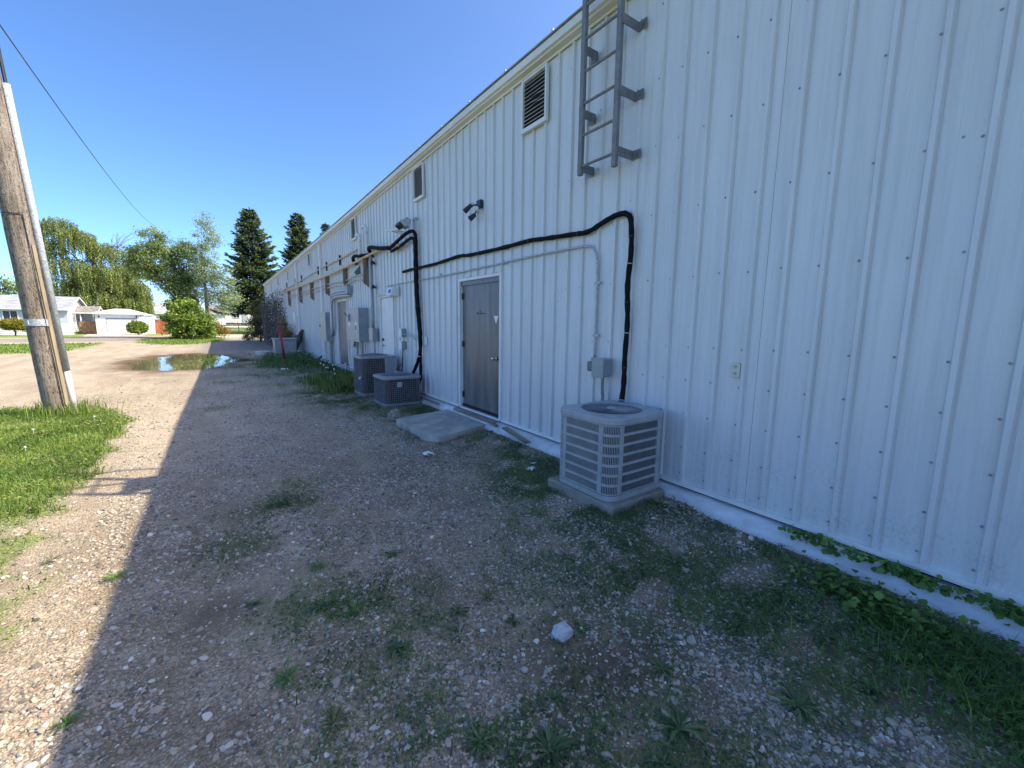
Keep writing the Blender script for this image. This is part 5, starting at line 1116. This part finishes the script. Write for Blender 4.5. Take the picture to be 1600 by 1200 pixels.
blob_tree('round_shrub', 'yellow green rounded shrub in front of the left house', 'shrub', (-15.1, 57.6, 0), .6, .05, [(0, 0, 1.05, .85, .7, .5), (-.5, 0, .95, .5, .5, .4), (.5, 0, .95, .5, .6, .45)], 240, 7000, .10, M['ylshrub'], M['bark2'], .08, .7, 42, 12, hollow=.6)
blob_tree('hedge_shrub', 'tall brown green shrub at the far corner of the long building', 'shrub', (2.75, 38.2, 0), 1.5, .05, [(.05, 0, 2.1, .65, .8, .95), (-.05, 0, 1.0, .75, .8, .9), (.45, 0, 1.2, .55, .7, 1.1), (-.7, -.2, .3, .55, .6, .3)], 170, 7500, .10, M['brownhedge'], M['bark2'], .16, .5, 43, 30)
blob_tree('orange_shrub', 'low orange tinted shrub at the right edge of the big green shrub', 'shrub', (-.2, 46.5, 0), .5, .03, [(.2, 0, .9, .7, .6, .7), (.6, 0, .5, .6, .6, .4)], 60, 2000, .12, leafmat('orange_leaf', [(0, (.12, .09, .03)), (.5, (.28, .16, .04)), (1, (.35, .30, .06))]), M['twig'], .15, .5, 44, 12)
# bare climbing shrub against the far wall
o = thing('climbing_vine', 'nearly bare dark climbing vine against the far white wall', 'vine', (3.0, 29.5, 0)); R = np.random.default_rng(51); b = MB(); tips = []
for i in range(80):
    y0_ = R.uniform(26.5, 36.5); p = Vector((R.uniform(2.7, 3.25), y0_, 0)); pts = [p.copy()]
    for j in range(8): p = p + Vector((R.normal(0, .06), R.normal(0, .22), R.uniform(.2, .52))); p.x = min(p.x, 3.3); pts.append(p.copy()); tips.append(tuple(p))
    b.tube(pts, [.016] * 4 + [.008] * 5, 4, caps=False)
b.build('stems', M['twig'], o)
tp = np.array(tips); tp = np.repeat(tp, 5, 0); tp = tp + R.normal(size=(len(tp), 3)) * .17; tp[:, 0] = np.minimum(tp[:, 0], 3.32); tp = tp[tp[:, 2] > .3]
V, F, A = leaves(tp, .10, .6, None, None, R); STUFF(fastmesh)('leaf_cover', V, F, leafmat('dull_vine_leaf', [(0, (.04, .035, .04)), (.6, (.09, .075, .08)), (1, (.14, .13, .09))]), A, o, (3.0, 29.5, 0))
blob_tree('small_shrub', 'small orange brown shrub between the grey cabinet and the far wall', 'shrub', (2.95, 24.6, 0), .6, .03, [(0, 0, 1.1, .22, .7, .5), (0, 0, .6, .25, .8, .5)], 50, 2600, .07, leafmat('rust_leaf', [(0, (.08, .05, .02)), (.5, (.20, .12, .03)), (1, (.22, .2, .05))]), M['twig'], .12, .5, 45, 14)

# grass round the pole (uncountable): blades and small leaves
def scatter(n, x0, x1, y0, y1, dens, R, maxd=1.0):
    P = np.stack([R.uniform(x0, x1, n), R.uniform(y0, y1, n)], 1); d = dens(P[:, 0], P[:, 1]); keep = R.uniform(0, maxd, n) < d
    P = P[keep]; return np.column_stack([P, ground_h(P[:, 0], P[:, 1])])
R = np.random.default_rng(61)
Pg = np.concatenate([scatter(60000, -7.4, -.7, -.8, 11.2, grass_density, R), scatter(12000, -3.4, -1.0, 4.8, 9, grass_density, R)])
Pl = scatter(75000, -7.4, -.7, -.8, 11.2, grass_density, R); Pl[:, 2] += R.uniform(.005, .06, len(Pl))
tone = lambda P, s: np.clip(fbm(P[:, 0], P[:, 1], 2.6, s) * 1.7 - .38 + R.normal(0, .2, len(P)), 0, 1)
hs_ = np.where(Pg[:, 1] < 4.9, .55, 1.0); g1 = blades(Pg, .085 * hs_, .0055, .9, tone(Pg, 71), R); l1 = rleaves(Pl, .030 * np.where(Pl[:, 1] < 4.9, .6, 1.0), .6, np.column_stack([R.normal(size=(len(Pl), 2)), R.uniform(.0, .9, len(Pl))]), tone(Pl, 72), R, (0, 0, 1))
V, F, A = joinVF(g1, l1); tag(fastmesh('grass', V, F, M['grass'], A), 'sunlit short green grass and clover round the foot of the utility pole', 'grass', kind='stuff')
# taller tufts hugging the pole
Pt = np.column_stack([-2.2 + R.normal(0, .28, 500), 9.95 + R.normal(0, .22, 500), np.zeros(500)]); Pt[:, 2] = ground_h(Pt[:, 0], Pt[:, 1])
V, F, A = blades(Pt, .26, .009, .45, None, R); tag(fastmesh('tall_grass', V, F, M['grass'], A), 'taller grass blades hugging the base of the utility pole', 'grass', kind='stuff')
# shaded weeds along the wall and in the drive
wd = lambda x, y: weed_density(x, y)
Pw = scatter(150000, -.3, 3.24, -.6, 20, wd, R, 1.25)
far = Pw[:, 1] > 6; Pl2 = scatter(300000, -.3, 3.24, -.6, 10.5, wd, R, 1.1); Pl2[:, 2] += R.uniform(.0, .035, len(Pl2))
Pg2 = Pw[R.uniform(0, 1, len(Pw)) < np.where(far, .9, .22)]
g2 = blades(Pg2, .055, .0045, .9, tone(Pg2, 73), R); l2 = rleaves(Pl2, .018, .55, np.column_stack([R.normal(size=(len(Pl2), 2)), R.uniform(-.1, .7, len(Pl2))]), tone(Pl2, 74) * .9, R, (0, 0, 1))
V, F, A = joinVF(g2, l2); tag(fastmesh('weed_cover', V, F, M['weed'], A), 'dark shaded weeds and clover spreading over the gravel along the wall', 'weeds', kind='stuff')
# lush grass at the lower right
Pr = scatter(7500, 2.1, 3.10, -.7, 1.0, lambda x, y: np.exp(-((x - 2.78) ** 2 / .13 + (y - .0) ** 2 / .42)) * sstep(3.12, 2.98, x), R)
V, F, A = joinVF(blades(Pr, .11, .0042, 1.3, tone(Pr, 75), R), leaves(Pr[::2] + np.array([0, 0, .035]), .030, .6, np.column_stack([R.normal(size=(len(Pr[::2]), 2)), R.uniform(0, .8, len(Pr[::2]))]), None, R, (0, 0, 1)))
tag(fastmesh('rank_grass', V, F, M['vine'], A), 'lush longer grass and clover at the foot of the wall, lower right', 'grass', kind='stuff')
# far lawn texture near the left verge and under trees
def ring_d(x, y): return sstep(1.0, .7, np.hypot((x + 2.2) / 3.1, (y - 43.5) / 9.5))
Pf = np.concatenate([scatter(16000, -6, 1.5, 33, 50, ring_d, R), scatter(9000, -16, -6.2, 28.5, 39, lambda x, y: np.ones_like(x) * .9, R)])
V, F, A = blades(Pf, .10, .028, .7, tone(Pf, 76), R); tag(fastmesh('verge_grass', V, F, M['grass'], A), 'sunny rough grass on the verges beyond the puddle', 'grass', kind='stuff')

Pn = scatter(2600, -1.2, 3.2, -.5, 9, lambda x, y: .25 + weed_density(x, y), R, 1.2); Pn[:, 2] += .006
V, F, A = rleaves(Pn, .022, .35, np.column_stack([R.normal(size=(len(Pn), 2)), R.normal(0, .15, len(Pn))]), None, R)
tag(fastmesh('dry_litter', V, F, leafmat('dry_leaf_litter', [(0, (.10, .075, .045)), (.6, (.24, .18, .10)), (1, (.42, .36, .24))], .9, .05), A), 'dry straw and dead leaf bits strewn on the gravel', 'litter', kind='stuff')
# individual weeds: rosettes of long leaves
def rosette(seed, n, L, wasp, m, upr=.5, label='', loc=(0, 0, 0)):
    R_ = np.random.default_rng(seed); q = np.linspace(0, 2 * PI, n, endpoint=False) + R_.normal(0, .25, n); Vs = []; Fs = []; As = []
    for i in range(n):
        l = L * R_.uniform(.55, 1.15); u = upr * R_.uniform(.3, 1.4); d = np.array([math.cos(q[i]), math.sin(q[i]), 0]); s = np.array([-d[1], d[0], 0]); sg = 6; vs = []
        for j in range(sg + 1):
            t = j / sg; c = d * l * t + np.array([0, 0, l * u * (t - .75 * t * t)]) + np.array([0, 0, .004])
            w = l * wasp * (math.sin(PI * min(1, t * .92 + .06)) ** .8) * (1 - .35 * (j % 2)); vs += [c - s * w, c + np.array([0, 0, -.12 * w]), c + s * w]
        k = sum(len(v) for v in Vs); Vs.append(np.array(vs))
        Fs.append(np.array([(k + j * 3 + p, k + j * 3 + p + 1, k + j * 3 + p + 4, k + j * 3 + p + 3) for j in range(sg) for p in (0, 1)])); As.append(np.full(len(vs), R_.uniform(0, 1)))
    me_o = fastmesh('weed_plant', np.concatenate(Vs), np.concatenate(Fs), m, np.concatenate(As)); return me_o
protos = []
for s_, (n_, L_, w_, mk, u_) in enumerate(((38, .10, .075, 'weed', .9), (18, .08, .11, 'weed', .7), (30, .10, .04, 'weed2', 1.2), (30, .11, .07, 'weed', .8), (34, .085, .042, 'vine', 1.3))):
    protos.append((n_, L_, w_, mk, u_))
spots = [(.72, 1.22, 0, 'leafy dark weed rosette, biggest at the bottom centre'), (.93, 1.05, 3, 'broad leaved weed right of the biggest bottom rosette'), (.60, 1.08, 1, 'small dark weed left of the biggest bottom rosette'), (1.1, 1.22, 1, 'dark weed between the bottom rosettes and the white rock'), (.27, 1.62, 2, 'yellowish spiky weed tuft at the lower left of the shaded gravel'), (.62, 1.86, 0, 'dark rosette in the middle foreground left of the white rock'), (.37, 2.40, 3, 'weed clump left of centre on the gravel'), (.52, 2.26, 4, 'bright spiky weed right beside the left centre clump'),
         (.15, 1.97, 4, 'tiny bright green tuft near the shadow edge'), (1.0, 1.95, 1, 'small pale weed above the middle rosette'), (1.22, 1.72, 1, 'weed just up and left of the white rock'), (1.2, 1.95, 2, 'dry spiky tuft behind the white rock'), (1.42, .82, 3, 'weed at the bottom edge right of centre'), (1.25, .78, 1, 'small bottom edge weed left of the right centre one'), (1.62, 1.05, 0, 'weed low on the gravel right of the white rock'), (-.64, 3.42, 4, 'bright sunlit weed on the gravel just left of the shadow edge'),
         (-.61, 2.24, 4, 'small weed on the shadow edge at the lower left'), (.32, 4.05, 3, 'dark low weed far up the middle of the drive'), (.05, 2.65, 1, 'small teal weed in the brown dirt patch'), (.9, 2.75, 1, 'tiny weed on the pale gravel right of the dirt patch'), (-1.02, 3.9, 2, 'thin sunlit tuft on the left gravel'), (-1.15, 3.35, 4, 'sunlit grass tuft at the lower left edge'), (.45, 2.85, 4, 'faint weed between dirt patch and pale gravel'), (2.2, 1.0, 0, 'large dark weed on the right of the gravel'), (2.45, 1.55, 3, 'spreading weed left of the bare strip by the wall'),
         (2.05, 1.75, 1, 'weed left of the spreading right hand weed'), (1.95, .6, 0, 'weed near the bottom right on the gravel'), (2.3, .45, 3, 'weed in front of the lush grass at bottom right'), (2.7, 4.9, 1, 'weed at the near corner of the concrete step'), (2.35, 5.05, 4, 'bright tuft at the left corner of the concrete step'), (3.15, 5.05, 1, 'weed where the concrete step meets the foundation'), (1.05, .72, 0, 'dark weed at the very bottom, right of centre'), (.55, .85, 3, 'dark weed at the very bottom centre'), (1.5, 1.45, 1, 'small weed on the brown dirt right of the white rock')]
made = {}
for i, (px, py, k_, lb) in enumerate(spots):
    n_, L_, w_, mk, u_ = protos[k_]; key = (k_, i % 2)
    if key not in made: o = rosette(100 + k_ * 7 + i % 2, n_, L_, w_, M[mk], u_); made[key] = o
    else: o = made[key].copy(); COL.objects.link(o)
    s_ = random.uniform(.62, 1.0); o.location = (px, py, gh(px, py)); o.rotation_euler = (random.uniform(-.1, .1), random.uniform(-.1, .1), random.uniform(0, 6.28)); o.scale = (s_, s_, s_ * random.uniform(.8, 1.2))
    tag(o, lb, 'weed', 'single weeds growing in the gravel')
# dandelion clump gone to seed beside the taller condenser
o = thing('dandelion_clump', 'clump of tall dandelions with round white seed heads left of the taller dark air conditioner', 'plant', (2.45, 11.0, 0)); R = np.random.default_rng(81)
Pd = np.column_stack([R.normal(2.55, .32, 3800), R.normal(11.2, .9, 3800), np.zeros(3800)]); Pd = Pd[(Pd[:, 0] < 3.2) & (Pd[:, 1] > 9.9) & (fbm(Pd[:, 0], Pd[:, 1], 3.5, 97) > .44)]; Pd[:, 2] = ground_h(Pd[:, 0], Pd[:, 1])
V, F, A = blades(Pd, .24, .022, .7, None, R); fastmesh('foliage', V, F, leafmat('dandelion_leaf', [(0, (.06, .10, .03)), (.5, (.14, .20, .05)), (.85, (.25, .29, .09)), (1, (.36, .33, .16))]), A, o, (2.45, 11.0, 0))
for i in range(16):
    px, py = R.uniform(2.0, 3.0), R.uniform(10.2, 12.4); h = R.uniform(.35, .52); b = MB(); b.tube([(px, py, 0), (px + R.normal(0, .03), py, h)], .005, 4, caps=False); st_ = b.build('stem', M['weed2'], o)
    b = MB(); b.ball((px, py, h + .02), .022, 8, 6); b.build('seed_head', M['fluff'], st_)
# weeds round the red post
Pd = np.column_stack([R.normal(2.35, .55, 4800), R.normal(18.8, 1.6, 4800), np.zeros(4800)]); Pd = Pd[(Pd[:, 0] < 3.2) & (Pd[:, 0] > 1.0)]; Pd = Pd[fbm(Pd[:, 0], Pd[:, 1], 2.5, 95) > .42]; Pd[:, 2] = ground_h(Pd[:, 0], Pd[:, 1])
V, F, A = joinVF(blades(Pd, .21, .02, .9, None, R), leaves(Pd[::2] + np.array([0, 0, 1]) * R.uniform(.03, .27, (len(Pd[::2]), 1)), .07, .6, None, None, R)); tag(fastmesh('weed_bank', V, F, M['weed'], A), 'bank of dark weeds growing round the red post', 'weeds', kind='stuff')
Pd = np.column_stack([R.normal(3.0, .14, 2600), R.uniform(12.5, 17, 2600), np.zeros(2600)]); Pd = Pd[(Pd[:, 0] < 3.24) & (fbm(Pd[:, 0], Pd[:, 1], 2.5, 96) > .45)]; Pd[:, 2] = ground_h(Pd[:, 0], Pd[:, 1])
V, F, A = blades(Pd, .17, .016, .8, None, R); tag(fastmesh('weed_strip', V, F, M['weed'], A), 'strip of weeds along the wall under the electrical cabinets', 'weeds', kind='stuff')
# creeping vine along the base of the sheets at the right
o = thing('creeping_vine', 'green creeping vine along the bottom edge of the steel sheets at lower right', 'vine', (3.28, .7, .17)); R = np.random.default_rng(91)
b = MB(); pts = [(3.30 + .01 * math.sin(i), 1.25 - i * .09, .175 + .012 * math.sin(i * 2.1)) for i in range(22)]; b.tube(pts, .004, 4, caps=False); b.build('stem', M['twig'], o)
n = 1500; t = R.uniform(0, 1, n) ** .8; clump = .5 + .5 * np.sin(t * 22); yv = 1.25 - 1.85 * t; keep = R.uniform(0, 1, n) < (.25 + .75 * clump) * (.35 + .75 * t); yv = yv[keep]; n = len(yv)
Pv = np.column_stack([3.292 - np.abs(R.normal(0, .022, n)) * (1 + .6 * (yv < .3)), yv, .175 + R.normal(0, .020, n)]); Pv[:, 0] = np.minimum(Pv[:, 0], 3.318)
V, F, A = rleaves(Pv, .036, 1.0, np.column_stack([-np.abs(R.normal(.6, .3, n)), R.normal(0, .5, n), R.normal(-.1, .4, n)]), None, R, (-.3, 0, 1)); STUFF(fastmesh)('leaf_cover', V, F, M['vine'], A, o, (3.28, .7, .17))
# vine spill at the far left: big leaves
n = 420; Pv = np.column_stack([R.normal(2.93, .09, n), R.normal(.62, .20, n), np.zeros(n)]); Pv[:, 0] = np.minimum(Pv[:, 0], 3.12); Pv[:, 2] = ground_h(Pv[:, 0], Pv[:, 1]) + R.uniform(.01, .09, n)
V, F, A = rleaves(Pv, .040, .9, np.column_stack([R.normal(size=(n, 2)), R.uniform(0, .6, n)]), None, R, (0, 0, 1)); tag(fastmesh('clover_patch', V, F, M['vine'], A), 'patch of bright broad clover leaves by the foundation at right', 'clover', kind='stuff')
# dandelion flowers in the sunlit grass
for (px, py, mk, lb) in ((-2.0, 6.35, 'yellow', 'yellow dandelion flower in the grass at the left edge'), (-2.15, 8.3, 'fluff', 'upper white dandelion seed head in the sunlit grass'), (-1.95, 7.2, 'fluff', 'lower white dandelion seed head in the sunlit grass'), (-1.65, 8.9, 'fluff', 'white seed head just in front of the utility pole')):
    z = gh(px, py); b = MB(); b.tube([(px, py, z), (px, py, z + .09)], .003, 4); b.ball((px, py, z + .10), .014, 8, 5, (1, 1, .5 if mk == 'yellow' else 1)); tag(b.build('dandelion', M[mk]), lb, 'flower')

# ------------------------------------------------------------------ gravel stones (uncountable): instanced on points
def gravel(name, P, rad, label, seed):
    R_ = np.random.default_rng(seed); n = len(P); me = bpy.data.meshes.new(name)
    me.vertices.add(n); me.vertices.foreach_set('co', P.astype(np.float32).ravel())
    sc = np.stack([rad * R_.uniform(.8, 1.35, n), rad * R_.uniform(.7, 1.1, n), rad * R_.uniform(.4, .75, n)], 1).astype(np.float32)
    a = me.attributes.new('sc', 'FLOAT_VECTOR', 'POINT'); a.data.foreach_set('vector', sc.ravel())
    ro = np.stack([R_.normal(0, .35, n), R_.normal(0, .35, n), R_.uniform(0, 6.28, n)], 1).astype(np.float32)
    a = me.attributes.new('ro', 'FLOAT_VECTOR', 'POINT'); a.data.foreach_set('vector', ro.ravel())
    o = link(name, me, M['stone']); tag(o, label, 'gravel', kind='stuff')
    ng = bpy.data.node_groups.new(name, 'GeometryNodeTree')
    ng.interface.new_socket('Geometry', in_out='INPUT', socket_type='NodeSocketGeometry'); ng.interface.new_socket('Geometry', in_out='OUTPUT', socket_type='NodeSocketGeometry')
    nn, lk = ng.nodes, ng.links; gi = nn.new('NodeGroupInput'); go = nn.new('NodeGroupOutput')
    iop = nn.new('GeometryNodeInstanceOnPoints'); jn = nn.new('GeometryNodeGeometryToInstance')
    for s_ in range(4):
        ico = nn.new('GeometryNodeMeshIcoSphere'); ico.inputs['Radius'].default_value = 1; ico.inputs['Subdivisions'].default_value = 2 if s_ < 2 else 1
        sp = nn.new('GeometryNodeSetPosition'); nz = nn.new('ShaderNodeTexNoise'); nz.noise_dimensions = '4D'; nz.inputs['W'].default_value = s_ * 3.7 + seed; nz.inputs['Scale'].default_value = .9
        sub = nn.new('ShaderNodeVectorMath'); sub.operation = 'SUBTRACT'; sub.inputs[1].default_value = (.5, .5, .5); ml = nn.new('ShaderNodeVectorMath'); ml.operation = 'SCALE'; ml.inputs['Scale'].default_value = 1.3
        lk.new(nz.outputs[1], sub.inputs[0]); lk.new(sub.outputs[0], ml.inputs[0]); lk.new(ml.outputs[0], sp.inputs['Offset']); lk.new(ico.outputs[0], sp.inputs[0])
        sm = nn.new('GeometryNodeSetMaterial'); sm.inputs['Material'].default_value = M['stone']; lk.new(sp.outputs[0], sm.inputs[0])
        ss = nn.new('GeometryNodeSetShadeSmooth'); ss.inputs['Shade Smooth'].default_value = False; lk.new(sm.outputs[0], ss.inputs[0]); lk.new(ss.outputs[0], jn.inputs[0])
    iop.inputs['Pick Instance'].default_value = True
    def attr(nm): q = nn.new('GeometryNodeInputNamedAttribute'); q.data_type = 'FLOAT_VECTOR'; q.inputs[0].default_value = nm; return [s for s in q.outputs if s.enabled][0]
    lk.new(gi.outputs[0], iop.inputs['Points']); lk.new(jn.outputs[0], iop.inputs['Instance'])
    e2r = nn.new('FunctionNodeEulerToRotation'); lk.new(attr('ro'), e2r.inputs[0]); lk.new(e2r.outputs[0], iop.inputs['Rotation']); lk.new(attr('sc'), iop.inputs['Scale'])
    lk.new(iop.outputs[0], go.inputs[0]); md = o.modifiers.new('stones', 'NODES'); md.node_group = ng; return o
R = np.random.default_rng(201)
def gd(x, y):
    base_ = .35 + .9 * sstep(.35, .65, fbm(x, y, 2.0, 91)); tr = np.exp(-((x - .55) / .3) ** 2) * .3
    d = base_ * (1 - .75 * sstep(.4, 1, grass_density(x, y))) * np.where(puddle_d(x, y) < 1.1, 0, 1) * (x < 3.22)
    for a, b_, r in ((.05, 3.2, .4), (.1, 2.7, .35), (1.55, 1.25, .35)): d = d * (1 - .6 * np.exp(-((x - a) ** 2 + (y - b_) ** 2) / r ** 2))
    d = d * (1 - .5 * sstep(-.4, -.9, x)) * (1 - .93 * sstep(6, 16.5, y)) * (1 - .45 * np.exp(-((x - 1.25) / .28) ** 2)) * (1 - .45 * np.exp(-((x + .25) / .3) ** 2))
    d = d * np.where((x > 2.46) & (x < 3.25) & (y > 2.07) & (y < 3.12), 0, 1) * np.where((x > 2.2) & (y > 5.1) & (y < 6.7), 0, 1)
    return d
def stones(n, x0, x1, y0, y1): P = scatter(n, x0, x1, y0, y1, gd, R, 1.25); return P
A1 = stones(165000, -1.9, 3.22, -.8, 3.2); A2 = stones(90000, -2.2, 3.22, 3.2, 7.0); A3 = stones(60000, -2.6, 3.2, 7.0, 17.0)
Pa = np.concatenate([A1, A2, A3]); r_ = np.concatenate([np.clip(R.lognormal(math.log(.0056), .46, len(A1)), .0025, .024), np.clip(R.lognormal(math.log(.0068), .38, len(A2)), .0035, .02), np.clip(R.lognormal(math.log(.0088), .35, len(A3)), .004, .022)])
Pa[:, 2] += r_ * .12
gravel('gravel', Pa, r_, 'loose crushed gravel stones scattered over the lane', 1)
for o in bpy.data.objects:
    if '_o' in o: del o['_o']
